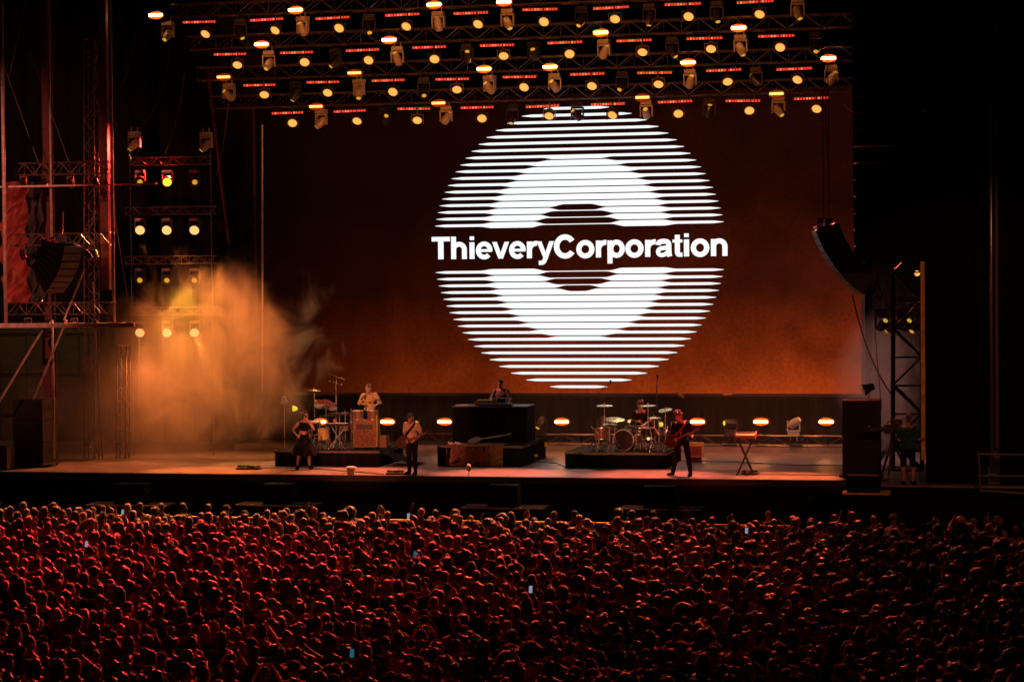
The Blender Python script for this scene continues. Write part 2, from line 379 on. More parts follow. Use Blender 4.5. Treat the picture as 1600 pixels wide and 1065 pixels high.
def stripe(dy, ro, ri, R_=517.):
    mb = MB(); hw = math.sqrt(max(0, R_*R_-dy*dy)); hw = hw if hw > 30 else 60; n = 110
    def th(x, ye):                      # half thickness towards the edge that lies at ye
        r_ = math.hypot(x, ye); w_ = 16+26*min(1, abs(ye)/300) if False else 20
        # distance to the ring measured along the row, so that the ramps are horizontal
        def inside(q):
            if abs(ye) >= q: return 0.
            h = math.sqrt(q*q-ye*ye); e_ = min(30, h*.5+6); return 1-sm(h-e_, h+e_*.6, abs(x))
        return 4.9+5.6*inside(ro)*(1-0)-(8.9)*inside(ri)
    for i in range(n+1):
        x = -hw+2*hw*i/n; a = abs(x); k_ = .28+.72*sm(0, 1, (hw-a)/42)
        if hw-a < 5: k_ *= max(.25, (hw-a)/5)
        X = cx+x*U
        mb.v += [(X, -.006, cz+(dy-th(x, dy-9)*k_)*U*VS), (X, -.006, cz+(dy+th(x, dy+9)*k_)*U*VS)]
        if i: j = 2*i; mb.f.append((j-2, j, j+1, j-1))
    return mb
for k in range(18):
    for sgn in (1, -1):
        dy = sgn*((84 if sgn > 0 else 87)+24.7*k)
        if abs(dy) < 510:
            part('logo_stripe', stripe(dy, 340, 167 if sgn > 0 else 161), 'screen_white', scr)
# lettering, drawn as strokes on a 1000-unit em
def ribbon(pts, w, closed=False):
    v = []; n = len(pts); f = []
    for i in range(n):
        a = Vector(pts[i-1] if i or closed else pts[0]); b = Vector(pts[(i+1) % n] if i < n-1 or closed else pts[-1])
        d = (b-a).normalized(); nn = Vector((-d.y, d.x))*(w*1.15/2); p = Vector(pts[i]); v += [p+nn, p-nn]
    for i in range(n-1+(1 if closed else 0)):
        j = (i+1) % n; f.append((2*i, 2*j, 2*j+1, 2*i+1))
    return v, f
def arc(cx_, cy_, rx, ry, a0, a1, n=26): return [(cx_+rx*math.cos(R(a0+(a1-a0)*i/n)), cy_+ry*math.sin(R(a0+(a1-a0)*i/n))) for i in range(n+1)]
def smooth(pts, k=3):
    for _ in range(k):
        q = [pts[0]]
        for a, b in zip(pts, pts[1:]): q += [(.75*a[0]+.25*b[0], .75*a[1]+.25*b[1]), (.25*a[0]+.75*b[0], .25*a[1]+.75*b[1])]
        q.append(pts[-1]); pts = q
    return pts
def bx(x0, x1, y0, y1):
    if y1-y0 > 150: x0 -= 9; x1 += 9
    return [Vector((x0, y0)), Vector((x1, y0)), Vector((x1, y1)), Vector((x0, y1))], [(0, 1, 2, 3)]
def quad(*p): return [Vector(q) for q in p], [(0, 1, 2, 3)]
ARCH = arc(305, 300, 170, 175, 168, 0, 20)+[(475, 0)]
G = {
 'T': (611, [bx(14, 597, 574, 720), bx(228, 384, 0, 602)]),
 'h': (611, [bx(64, 204, 0, 720), ribbon(ARCH, 136)]),
 'n': (611, [bx(64, 204, 0, 532), ribbon(ARCH, 136)]),
 'i': (278, [bx(69, 209, 0, 532), bx(69, 209, 604, 720)]),
 'e': (556, [ribbon(arc(280, 266, 188, 212, -2, 318), 128), bx(130, 530, 218, 308)]),
 'v': (556, [quad((10, 532), (158, 532), (345, 0), (205, 0)), quad((398, 532), (546, 532), (350, 0), (212, 0))]),
 'r': (389, [bx(64, 204, 0, 532), ribbon(arc(355, 265, 215, 206, 170, 84), 136)]),
 'y': (556, [quad((8, 532), (158, 532), (345, 10), (220, -10)), quad((398, 532), (548, 532), (340, -40), (200, -40)),
             ribbon(smooth([(276, 0), (245, -95), (190, -150), (70, -148)]), 118)]),
 'C': (722, [ribbon(arc(368, 360, 262, 300, 34, 326, 40), 148)]),
 'o': (611, [ribbon(arc(305, 266, 200, 212, 0, 360, 36)[:-1], 138, True)]),
 'p': (611, [bx(64, 200, -196, 532), ribbon(arc(335, 266, 176, 210, 0, 360, 36)[:-1], 134, True)]),
 'a': (556, [ribbon(smooth([(98, 365), (115, 450), (210, 484), (320, 484), (412, 450), (425, 350), (425, 100), (450, 5)]), 134),
             ribbon(smooth([(425, 300), (330, 278), (190, 265), (98, 215), (95, 110), (160, 48), (270, 55), (370, 110), (415, 220)]), 112)]),
 't': (333, [bx(92, 228, 110, 680), ribbon(smooth([(160, 160), (160, 80), (205, 52), (312, 60)]), 116), bx(14, 312, 440, 532)])}
tL, tR = P(674, 403, YS), P(1138, 397, YS); text = 'ThieveryCorporation'
tw = sum(G[c][0] for c in text); us = (tR.x-tL.x)/(tw-36*19); px_ = 0; tz = P(905, 402.5, YS).z-sz0
for c in text:
    mb = MB(); adv, sh = G[c]
    for i, (v_, f_) in enumerate(sh):
        mb.add([(tL.x-sx0+(px_+q.x)*us, -.008-.003*i, tz+q.y*us*VS) for q in v_], f_)
    part('letter', mb, 'screen_white', scr); px_ += adv-36

# ------------------------------------------------------------------ roof rig
ROWS = [  # Y, bar height pixel at x=800, bar centres, lamp x, heads (x, lit), blinders (x, hot)
 (8.8, 167.5, [450, 547, 647, 746, 848, 950, 1055, 1161, 1268], [457, 558, 652, 753, 858, 957, 1060, 1171, 1276],
  [(502, 1), (601, 0), (697, 1), (800, 0), (902, 0), (1010, 1), (1108, 0), (1216, 1)], [(496, 0), (687, 0), (1005, 0), (1214, 0)]),
 (7.65, 121.5, [406, 505, 607, 707, 812, 918, 1023, 1131, 1241], [413, 512, 614, 714, 819, 925, 1029, 1137, 1246],
  [(358, 1), (462, 0), (561, 1), (662, 0), (765, 1), (867, 1), (972, 0), (1078, 1), (1182, 0), (1299, 1)],
  [(352, 0), (556, 0), (758, 1), (861, 1), (1076, 1), (1295, 1)]),
 (6.5, 71.5, [360, 464, 567, 671, 777, 883, 991, 1101, 1213], [371, 476, 576, 679, 787, 890, 1004, 1111, 1219],
  [(420, 1), (525, 0), (621, 1), (730, 0), (834, 0), (944, 1), (1050, 0), (1157, 1), (1276, 0)],
  [(411, 1), (610, 1), (940, 1), (1155, 1)]),
 (5.35, 19.0, [312, 417, 520, 629, 736, 844, 955, 1067, 1180], [321, 430, 530, 635, 747, 850, 961, 1076, 1187],
  [(262, 1), (375, 0), (473, 1), (576, 0), (685, 1), (793, 1), (908, 0), (1015, 0), (1120, 0), (1246, 1)],
  [(246, 1), (464, 1), (680, 1), (789, 1)]),
 (4.2, -34.0, [270, 375, 480, 590, 700, 810, 922, 1036, 1150], [], [(97, 2), (213, 2), (325, 2), (433, 2), (548, 2), (662, 2), (780, 2), (895, 2), (1013, 2), (1130, 2)], [(730, 0), (835, 0), (955, 0)]),
]
FAT = 1.13
RN = ['lowest', 'second lowest', 'middle', 'second highest', 'topmost']
# prototypes --------------------------------------------------
def mk_bar():
    t = thing('led_bar', '', 'LED bar', group='red LED bars of the roof rig')
    part('housing', MB().box((0, 0, .02), (1.08, .09, .10)).tube((-.35, 0, .05), (-.35, 0, .22), .012).tube((.35, 0, .05), (.35, 0, .22), .012), 'black_metal', t)
    a = MB(); b = MB()
    for i in range(12):
        x = -.495+i*.09
        (b if i in (4, 5, 8, 1) else a).box((x, -.05, 0), (.062, .02, .06))
    part('diode_row', a, 'diode_pink', t)['kind'] = 'stuff'; part('bright_diodes', b, 'diode_hot', t)['kind'] = 'stuff'; return t
def mk_wash():
    t = thing('wash_lamp', '', 'stage light', group='round wash lamps of the roof rig')
    y = MB().box((0, 0, .17), (.40, .05, .03)).box((-.19, 0, .02), (.02, .05, .32)).box((.19, 0, .02), (.02, .05, .32)).tube((.0, 0, .17), (.0, 0, .42), .02)
    part('yoke', y, 'black_metal', t)
    h = part('lamp_body', MB().lathe([(.09, -.26), (.13, -.22), (.165, -.04), (.168, 0), (.15, .012)], 18), 'black_metal', t, smooth=False)
    h.rotation_euler = (Vector((-.02, -.8, -.72))).to_track_quat('Z', 'Y').to_euler()
    lens = MB()
    for r_, n_ in ((0, 1), (.052, 6), (.104, 12)):
        for i in range(n_):
            t_ = 2*math.pi*i/n_; lens.lathe([(.0265, .018), (.023, .03)], 8, None, (r_*math.cos(t_), r_*math.sin(t_), 0))
    part('lens', lens, 'lamp_yellow', h)['kind'] = 'stuff'; part('lens_plate', MB().lathe([(.150, .012), (.146, .017)], 18), 'lamp_ring', h); return t
def mk_head(lit):
    t = thing('moving_head_lamp', '', 'stage light', group='moving head lamps of the roof rig')
    bb = 'lit_body_tone' if lit == 1 else 'black_metal'  # paler body stands in for amber light falling on these heads
    part('base', MB().box((0, 0, .0), (.34, .26, .12)).tube((-.1, 0, .05), (-.1, 0, .2), .02).tube((.1, 0, .05), (.1, 0, .2), .02), bb, t)
    y = part('yoke', MB().box((0, 0, -.10), (.40, .14, .05)).box((-.185, 0, -.27), (.035, .13, .32)).box((.185, 0, -.27), (.035, .13, .32)), bb, t)
    h = part('head', MB().lathe([(.06, -.19), (.115, -.15), (.13, -.02), (.12, .12), (.095, .2), (.085, .235)], 14), bb, t, (0, 0, -.34))
    part('lens', MB().lathe([(.072, .236), (.06, .245)], 12), 'lamp_dim', h); return t
def mk_blind(m):
    t = thing('blinder_lamp', '', 'stage light', group='small glowing strobe lamps of the roof rig')
    part('housing', MB().box((0, .05, 0), (.5, .1, .13)).tube((0, .05, .05), (0, .05, .24), .015), 'black_metal', t)
    part('glass', MB().box((0, -.07, 0), (.42, .05, .07)), m, t); part('reflector', MB().lathe([(.27, -.03), (.245, 0)], 20, Matrix(((1, 0, 0), (0, 0, -1), (0, .5, 0))), (0, -.02, 0)), 'amber_halo_disc', t); return t  # disc added behind the glass, its lit face stands in for bloom
pb, pw, ph0, ph1, pbh, pbm = mk_bar(), mk_wash(), mk_head(0), mk_head(1), mk_blind('blinder_hot'), mk_blind('blinder_mid')
used = set()
def place(proto, loc, rot, label):
    if proto.name not in used:
        used.add(proto.name); proto.location = loc; proto.rotation_euler = rot; proto['label'] = label; return proto
    return dup(proto, loc, rot, label)
pending = []
for ri, (Y, pyb, bars, lamps, heads, blinds) in enumerate(ROWS):
    z = P(800, pyb, Y).z; rn = RN[ri]
    x0 = XA(330-ri*20, Y, z); x1 = XA(1342, Y, z)
    truss((x0, Y-.1, z+.22), (x1, Y-.1, z+.22), .40, .52, f'long lattice truss carrying the {rn} row of roof lamps', r=.026, group='roof trusses')
    for i, px in enumerate(bars):
        pending.append((pb, (XA(px, Y-.15, z), Y-.15, z+rnd.uniform(-.02, .02)), (0, rnd.uniform(-.02, .02), 0), f'red LED bar, {ORD[i]} bar from left in the {rn} roof row'))
    for i, px in enumerate(lamps):
        pending.append((pw, (XA(px, Y-.25, z-.3), Y-.25, z-.34+rnd.uniform(-.02, .02)), (rnd.uniform(-.1, .1), rnd.uniform(-.1, .1), rnd.uniform(-.25, .25)), f'round yellow wash lamp, {ORD[i]} from left in the {rn} roof row'))
    for i, (px, lit) in enumerate(heads):
        nm = {0: 'unlit dark moving head lamp', 1: 'amber lit moving head lamp', 2: 'moving head lamp with pinkish lit arm'}[lit]
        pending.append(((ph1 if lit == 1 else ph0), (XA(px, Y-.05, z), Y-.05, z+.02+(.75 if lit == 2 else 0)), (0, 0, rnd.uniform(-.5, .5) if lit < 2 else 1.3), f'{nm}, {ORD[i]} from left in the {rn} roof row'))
    for i, (px, hot) in enumerate(blinds):
        pending.append(((pbh if hot else pbm), (XA(px, Y-.2, z+.2), Y-.3, z+(.26 if ri else .16)), (0, 0, 0), f'{"glaring" if hot else "faint"} orange strobe lamp, {ORD[i]} from left in the {rn} roof row'))
hl = []
order = [p for p in pending if p[0].name in ()]
protos = [pb, pw, ph0, ph1, pbh, pbm]
# copies first, then the prototype itself takes its first place
for pr in protos:
    mine = [p for p in pending if p[0] is pr]
    for q in mine[1:]: hl.append(dup(pr, q[1], q[2], q[3]))
    pr.location, pr.rotation_euler, pr['label'] = mine[0][1], mine[0][2], mine[0][3]; hl.append(pr)
for o in hl:
    if o.name.startswith('moving_head'):
        for c in o.children:
            if c.name.startswith('head'):
                k = rnd.random()
                v = Vector((rnd.uniform(-.6, .6), -rnd.uniform(.1, .9), rnd.choice((-1, -.9, .55, .8, -.3))))
                c.rotation_euler = v.to_track_quat('Z', 'Y').to_euler()
# hoist chains and cables of the rig
for i, (px, py0, py1, Y, c) in enumerate(((1287, -20, 345, 1.2, 0), (1296, -20, 345, 1.2, 0), (410, 195, 612, 8.5, 1))):
    a, b = P(px-(4 if c == 0 else 0), py0, Y), P(px, py1, Y)
    single('steel_cable', MB().tube(a, b, .014 if not c else .03), 'red_steel' if not c else 'painted_pole',
           ['left wire of the pair holding the curved speaker array on the right', 'right wire of the pair holding the curved speaker array on the right', 'thin vertical mast left of the video wall'][i], 'cable' if not c else 'mast')
def cable(name, pts, r, m, label):
    V = [Vector(p) for p in pts]; out = []
    if len(V) == 3:
        for i in range(15):
            t = i/14; out.append(V[0]*(1-t)**2+V[1]*2*t*(1-t)+V[2]*t*t)
    else: out = V
    return single(name, MB().path(out, r, 5), m, label, 'cable')
cable('cable', (P(213, 45, 4), P(205, 110, 4), P(182, 150, 4)), .012, 'steel', 'cable swinging down from the roof at upper left, beside the tall pole')
cable('cable', (P(266, 70, 4), P(258, 165, 4), P(218, 200, 4)), .012, 'steel', 'cable curving down under the amber lamp at upper left')
cable('cable', (P(288, 115, 5), P(280, 190, 5), P(258, 240, 5)), .014, 'steel', 'cable sagging to the top of the small lamp tower')
cable('cable', (P(357, 160, 6), P(352, 220, 6), P(338, 275, 6)), .012, 'steel', 'cable hanging below the leftmost head of the second lowest row')
cable('cable', (P(325, 110, 9), P(345, 290, 9), P(358, 380, 9)), .05, 'red_steel', 'slanting brown cable loom left of the video wall')
cable('cable', (P(1332, 460, 1), P(1352, 560, 1.2), P(1393, 616, 2)), .02, 'black_metal', 'black cable running from the curved array down to the lattice tower')
cable('cable', (P(1290, 110, 3), P(1288, 200, 3), P(1298, 345, 1.3)), .012, 'steel', 'slack thin cable above the curved speaker array')
cable('cable', (P(1366, 500, 2), P(1370, 560, 2), P(1378, 640, 2)), .012, 'black_metal', 'thin drop cable between the curved array and the lattice tower')

# ------------------------------------------------------------------ left scaffold
def pole(px0, py0, px1, py1, Y, r, m, label, name='scaffold_pole', cat='pole', n=10):
    a, b = P(px0, py0, Y), P(px1, py1, Y); 
    if abs(px0-px1) < 14: b.x = a.x = (a.x+b.x)/2
    return single(name, MB().tube(a, b, r, n=n), m, label, cat, smooth=True)
pole(3, -30, 8, 505, 0, .055, 'painted_pole', 'red lit pole at the left edge of the frame')
pole(76, -30, 80, 370, .6, .036, 'painted_pole', 'red lit pole in front of the rusty column')
pole(171, -30, 179, 503, 0, .042, 'painted_pole', 'tall pale pole right of the left scaffold')
pole(83, 500, 84, 715, .6, .036, 'painted_pole', 'thin pole standing on the deck behind the subwoofer stack')
zb = P(100, 508, 0).z
single('scaffold_beam', MB().box(((P(-20, 508, 0).x+P(210, 508, 0).x)/2, 0, zb), (P(210, 508, 0).x-P(-20, 508, 0).x, .1, .13)), 'painted_pole', 'salmon lit horizontal beam under the left scaffold', 'beam')
zb = P(100, 290, .2).z
single('scaffold_beam', MB().box(((P(0, 290, .2).x+P(245, 290, .2).x)/2, .2, zb), (P(245, 290, .2).x-P(0, 290, .2).x, .05, .05)), 'painted_pole', 'thin horizontal bar across the upper left scaffold', 'beam')
a, b = P(66, -30, 3), P(66, 715, 3)
col = MB().box((a.x, 3, (a.z+DECK)/2), (.30, .05, a.z-DECK)).box((a.x, 3.15, (a.z+DECK)/2), (.06, .25, a.z-DECK)).box((a.x, 3.3, (a.z+DECK)/2), (.30, .05, a.z-DECK))
single('steel_column', col, 'red_steel', 'broad rusty red steel column behind the left scaffold', 'column')
a = P(160, -30, 3.4)
single('steel_column', MB().box((a.x, 3.4, (a.z+7.5)/2), (.26, .2, a.z-7.5)), 'red_steel', 'narrower dark red column behind the tall pale pole', 'column')
for (xa, xb, py, Y, lb) in ((24, 168, 272, 1.0, 'upper'), (16, 172, 383, 1.0, 'middle'), (12, 174, 491, 1.0, 'lower')):
    za = P(95, py, Y).z
    truss((P(xa, py, Y).x, Y, za), (P(xb, py, Y).x, Y, za), .34, .30, f'{lb} of the three horizontal trusses in the left scaffold', m='steel', r=.022, group='left scaffold trusses')
# small lamps hanging below these trusses
def mk_par(m='black_metal'):
    t = thing('small_spotlight', '', 'stage light')
    part('yoke', MB().box((0, 0, 0), (.2, .04, .03)).box((-.1, 0, -.1), (.015, .04, .2)).box((.1, 0, -.1), (.015, .04, .2)), 'steel', t)
    h = part('lamp_body', MB().lathe([(.05, -.16), (.085, -.1), (.09, .14)], 12), m, t, (0, 0, -.19))
    h.rotation_euler = Vector((.5, -.3, -.8)).to_track_quat('Z', 'Y').to_euler(); return t
pp = mk_par(); k = 0
for py, lb, xs in ((276, 'upper', (36, 70, 110, 150)), (388, 'middle', (36, 74, 138, 150)), (497, 'lower', (44, 76, 116, 150))):
    for i, px in enumerate(xs):
        loc = P(px, py, 1.1); lab = f'small dark spotlight, {ORD[i]} from the left under the {lb} truss of the left scaffold'
        if k == 0: pp.location = loc; pp['label'] = lab; pp['group'] = 'small spotlights in the left scaffold'; k = 1
        else: dup(pp, loc, (0, 0, rnd.uniform(-.6, .6)), lab)
truss(P(148, 716, 4.2), P(147, 60, 4.2), .34, .42, 'tall lattice mast rising behind the left scaffold', m='steel', r=.02)
truss(P(196, 716, 4.0), P(198, 540, 4.0), .3, .42, 'short lattice mast in the smoke left of the lamp tower', m='steel', r=.02)
for i, (x0, y0, x1, y1, Y, r, m_) in enumerate(((66, 516, -4, 632, .4, .035, 'painted_pole'), (104, 500, 52, 624, .4, .035, 'painted_pole'), (100, 500, 132, 420, .9, .03, 'painted_pole'),
        (10, -20, 110, 260, 2.2, .014, 'steel'), (5, 100, 62, 260, 2.2, .014, 'steel'), (44, -10, 14, 120, 2.4, .012, 'steel'), (175, 180, 205, 250, 3, .012, 'steel'), (145, 440, 160, 715, 3.8, .02, 'steel'), (112, 430, 150, 330, 3.9, .018, 'steel'), (178, 330, 200, 470, 3, .012, 'steel'))):
    single('brace_pole', MB().tube(P(x0, y0, Y), P(x1, y1, Y), r, n=8), m_, ['left one of two slanting pink lit struts below the left beam', 'right one of two slanting pink lit struts below the left beam', 'slanting strut right of the left speaker array',
        'long diagonal wire across the upper left corner', 'shorter diagonal wire at the left edge', 'faint wire crossing the long diagonal at upper left', 'thin wire right of the tall pale pole', 'thin pipe standing behind the left scaffold', 'short diagonal rod behind the left scaffold', 'thin wire in the dark right of the tall pale pole'][i], 'strut' if r > .015 else 'wire')
# red cloth
def cloth(px0, px1, py0, py1, Y, m, label):
    a = P(px0, py0, Y); b = P(px1, py1, Y); mb = MB(); n = 26
    for i in range(n+1):
        for j in range(n*2+1):
            u, v_ = i/n, j/(2*n)
            mb.v.append((a.x+(b.x-a.x)*u+.04*math.sin(v_*9), Y+.13*math.sin(9*(u*.7+v_*3.2)+2*noise.noise((u*2, v_*5, 0)))+.06*math.sin(23*(v_*2+u*.5)+3*noise.noise((u*3, v_*6, 1))), a.z+(b.z-a.z)*v_))
    w_ = 2*n+1
    for i in range(n):
        for j in range(2*n): mb.f.append((i*w_+j, (i+1)*w_+j, (i+1)*w_+j+1, i*w_+j+1))
    return single('hanging_cloth', mb, m, label, 'cloth', smooth=True)
cloth(2, 44, 284, 474, 2.4, 'red_cloth', 'wrinkled bright red cloth hung behind the left edge pole')
cloth(42, 66, 284, 474, 2.6, 'dark_cloth', 'wrinkled grey cloth hung next to the red cloth')
# building wall behind
by = 12.6; bw = thing('hangar_wall', 'dull green panelled building wall under the salmon beam', 'wall', (P(0, 700, by).x, by, 0))
x0 = P(-40, 600, by).x; x1 = P(208, 600, by).x; off = P(0, 700, by).x; zt = P(100, 512, by).z; 
pan = MB().box((0, 0, 0), (.96, .06, 1.30)).mesh('wall_panel', 'green_wall'); nxp = int((x1-x0)/1.0)
for i in range(nxp+1):
    for j in range(5):
        zc = zt-.95-j*1.42
        if zc > .7: link('wall_panel', pan, bw, (x0-off+.5+i*1.0, 0, zc))
part('wall_band', MB().box(((x0+x1)/2-off, -.02, zt-.08), (x1-x0, .05, .22)), 'green_wall', bw)
part('wall_frame', MB().box(((x0+x1)/2-off, .08, zt/2), (x1-x0+.4, .06, zt)), 'black_paint', bw)
spot('wall_spot', (off+3, by-3.5, 8.4), (off+2, by, 5.5), 45, (.75, .85, .35), 100)  # unseen spot aimed at the green wall, no fixture

# ------------------------------------------------------------------ line arrays (cabinets pitched along a curve)
def line_array(name, top, rz, n, h, d, w_, dp, label, p0=0., sidem='grille', frontm='grille', rearm='cab_side'):
    t = thing(name, label, 'speaker', top, (0, 0, rz))
    part('rigging_frame', MB().box((0, 0, .09), (d*.9, w_*.8, .05)).box((0, 0, .2), (.08, .3, .2)), 'steel', t)
    x, z, a = d/2, 0., p0
    body = MB().box((-d/2, 0, -h/2), (d, w_, h*.94)).mesh('cabinet', sidem)
    gr = MB().box((.008, 0, -h/2), (.02, w_*.96, h*.82)).mesh('grille', frontm); re_ = MB().box((-d-.008, 0, -h/2), (.02, w_*.9, h*.75)).mesh('rear_panel', rearm)
    for i in range(n):
        c = link('cabinet', body, t, (x, 0, z)); c.rotation_euler = (0, a, 0)
        link('grille', gr, c); link('rear_panel', re_, c)
        x -= h*math.sin(a); z -= h*math.cos(a); a += dp
    return t
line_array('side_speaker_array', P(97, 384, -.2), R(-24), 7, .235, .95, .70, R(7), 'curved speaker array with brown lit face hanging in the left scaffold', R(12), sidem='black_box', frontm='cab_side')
line_array('side_speaker_array', P(1290, 360, 1.0), R(180+12), 10, .22, .62, .95, R(3.6), 'curved black speaker array hanging on two wires by the right of the video wall', R(20), rearm='cab_side')
single('hoist_motor', MB().box(P(1290, 345, 1.2), (.42, .2, .14)).tube(P(1294, 345, 1.2), P(1294, 360, 1.2), .05), 'steel', 'chain hoist above the curved right speaker array', 'hoist')
cable('cable', (P(98, 330, .6), P(98, 355, .4), P(97, 380, -.2)), .02, 'black_metal', 'short sling holding the left speaker array')
line_array('main_speaker_array', P(1388, -58, -3), R(-90), 18, .418, .8, 1.78, R(.55), 'huge black main speaker array hanging at the upper right', sidem='black_box', frontm='black_box', rearm='black_box')
# right lattice tower
tw_ = truss(P(1440, 735, 1.5), P(1440, -20, 1.5), -.9 if False else .78, .78, 'dark lattice tower behind the camera operator, holding the right roof end', m='black_metal', r=.05, d=.7, br=.03)
zt_ = P(1400, 484, 3).z
truss((P(1358, 484, 3).x, 3, zt_), (P(1446, 484, 3).x, 3, zt_), .34, .3, 'short horizontal truss with four lamps left of the lattice tower', m='truss_alu', r=.02)
single('sling', MB().tube(P(1370, 418, 3), P(1370, 440, 3), .03).tube(P(1370, 440, 3), P(1362, 463, 3), .03).tube(P(1370, 440, 3), P(1379, 463, 3), .03), 'black_metal', 'black wishbone sling holding the short truss', 'sling')
for i, px in enumerate((1378, 1394, 1415, 1431)):
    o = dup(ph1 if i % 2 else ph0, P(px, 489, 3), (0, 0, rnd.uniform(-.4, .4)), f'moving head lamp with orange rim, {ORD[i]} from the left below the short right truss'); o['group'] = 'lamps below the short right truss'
single('small_lamp', MB().lathe([(.03, -.03), (.08, -.02), (.08, .03), (.03, .04)], 14, Euler((R(90), 0, 0)).to_matrix(), P(1433, 427, 4)), 'lamp_dim', 'small round yellow lamp seen through the top of the lattice tower', 'lamp')
# black drapes and the bright edges on the right
zA, zB = .0, 18
drape('side_drape', P(1446, 500, -.6).x, P(1545, 500, -.6).x, -.6, DECK, zB, 'wide black drape between the yellow edged post and the silvery pole at right', m='black_box', amp=.07, wl=.45)
drape('side_drape', P(1562, 500, -.9).x, P(1680, 500, -.9).x, -.9, DECK, zB, 'black drape at the right edge of the frame', m='black_box', amp=.07, wl=.45)
a, b = P(1441, 315, -.7), P(1443, 718, -.7)
single('edge_post', MB().box((a.x, -.7, (a.z+b.z)/2), (.1, .1, a.z-b.z)), 'tweed', 'mustard coloured post along the left edge of the wide black drape', 'post')
a, b = P(1441, -20, -.7), P(1443, 75, -.7)
single('edge_post', MB().box((a.x, -.7, (a.z+b.z)/2), (.09, .1, a.z-b.z)), 'red_steel', 'short rusty post at the top right beside the main speaker array', 'post')
pole(1548, -30, 1549, 718, -.95, .05, 'alu', 'tall silvery pole standing between the two black drapes')
a, b = P(1556, 40, -.8), P(1557, 700, -.8)
single('edge_post', MB().box((a.x, -.8, (a.z+b.z)/2), (.08, .08, a.z-b.z)), 'cab_side', 'dull brown post just right of the silvery pole', 'post')
single('light_bracket', MB().path([P(1318, 161, 3), P(1326, 170, 3), P(1338, 178, 3)], .02), 'alu', 'curved silvery rod beside the main speaker array', 'bracket')

# ------------------------------------------------------------------ lamp tower on the left, in the smoke
YL = 6.3
sp_ = thing('lamp_ladder_leg', 'x', 'x'); bpy.data.objects.remove(sp_)
for i, (px, lb) in enumerate(((200, 'left'), (326, 'right'))):
    a, b = P(px, 230, YL), P(px, 712, YL)
    single('tower_cable', MB().tube((a.x, YL+.15, a.z), (a.x, YL+.15, DECK), .018, n=6), 'steel', f'{lb} suspension cable of the four-tier lamp tower', 'cable')
for i, (py, x0, x1) in enumerate(((257, 205, 328), (335, 196, 334), (412, 196, 334), (492, 202, 336))):
    za = P(265, py, YL).z
    truss((P(x0, py, YL).x, YL, za), (P(x1, py, YL).x, YL, za), .24, .27, f'{["top", "second", "third", "bottom"][i]} truss of the lamp tower in the smoke', m='steel', r=.02, group='lamp tower trusses')
pt = thing('tower_lamp', '', 'stage light')
part('base', MB().box((0, 0, 0), (.28, .2, .08)), 'alu', pt)
part('yoke', MB().box((-.16, 0, -.17), (.03, .1, .28)).box((.16, 0, -.17), (.03, .1, .28)).box((0, 0, -.05), (.33, .1, .03)), 'steel', pt)
hh = part('head', MB().lathe([(.08, -.16), (.14, -.12), (.17, .05), (.17, .1)], 18), 'black_metal', pt, (0, 0, -.30)); hh.rotation_euler = Vector((.3, -1, -.45)).to_track_quat('Z', 'Y').to_euler()
lens = MB().lathe([(.15, .10), (.12, .125)], 18).mesh('lens', 'lamp_hot'); link('lens', lens, hh)
dim = MB().lathe([(.085, .10), (.07, .125)], 14).mesh('lens', 'lamp_dim'); star = MB().lathe([(.14, .10), (.12, .125)], 14).mesh('lens', 'lamp_star')
k = 0
for r_, (py, kinds, wd) in enumerate(((268, 'dsd', 'top'), (343, 'hhh', 'second'), (421, 'dyd', 'third'), (503, 'hhh', 'bottom'))):
    for i, px in enumerate((221, 263, 306)):
        loc = P(px-2, py, YL); lab = {'d': 'dim amber', 's': 'blinding star bright', 'h': 'glowing warm white', 'y': 'small yellow'}[kinds[i]]+f' lamp, {["left", "middle", "right"][i]} one on the {wd} truss of the lamp tower'
        if k == 0: o = pt; pt.location = loc; pt['label'] = lab; pt['group'] = 'lamps of the left lamp tower'; k = 1
        else: o = dup(pt, loc, (0, 0, rnd.uniform(-.1, .1)), lab)
        l_ = [c for c in [c for c in o.children if c.name.startswith('head')][0].children][0]
        l_.data = {'d': dim, 's': star, 'h': lens, 'y': dim}[kinds[i]]
for px, py in ((210, 215), (322, 216)):
    o = dup(ph1, P(px, py-6, YL), (0, 0, 0), f'tall moving head lamp standing over the {"left" if px < 260 else "right"} end of the lamp tower'); o['group'] = 'lamps of the left lamp tower'
# real beams of these lamps into the smoke
for px, py, tx, ty, tY, p in ((263, 284, 300, 640, 5, 1500), (222, 355, 300, 690, 5, 700), (264, 355, 330, 690, 5, 900), (306, 355, 420, 690, 5, 1500), (263, 441, 280, 700, 5.5, 500), (306, 520, 400, 700, 5, 260), (222, 520, 240, 700, 5, 260)):
    spot('smoke_spot', P(px, py, YL)+Vector((0.1, -.35, -.05)), P(tx, ty, tY), p, (1, .29, .065), 38, .7, .08)
spot('smoke_spot', P(480, 330, 8.6), P(360, 560, 6), 3200, (1, .26, .06), 60, .9, .2)  # no tower lamp here: unseen spot aimed into the smoke
spot('smoke_spot', P(150, 360, 3.4), P(260, 600, 5), 900, (1, .22, .05), 60, .9, .2)  # also away from the tower lamps, unseen spot into the smoke

spot('smoke_spot', P(263, 441, YL)+Vector((0.1, -.5, -.05)), P(300, 500, 5.6), 110, (1, .62, .04), 100, .7, .08)
spot('smoke_spot', P(306, 446, YL)+Vector((0.1, -.5, -.05)), P(270, 520, 5.6), 100, (1, .62, .04), 60, .7, .08)
spot('smoke_spot', P(208, 560, 3.1), P(240, 640, 5), 380, (1, .24, .07), 110, .9, .2)  # added unseen fill low at left, brightens the smoke

spot('unseen_side_spot', P(-60, 520, 1.6), P(22, 370, 2.4), 90, (1, .30, .12), 70, .8)  # added unseen grazing light so the red cloth folds show
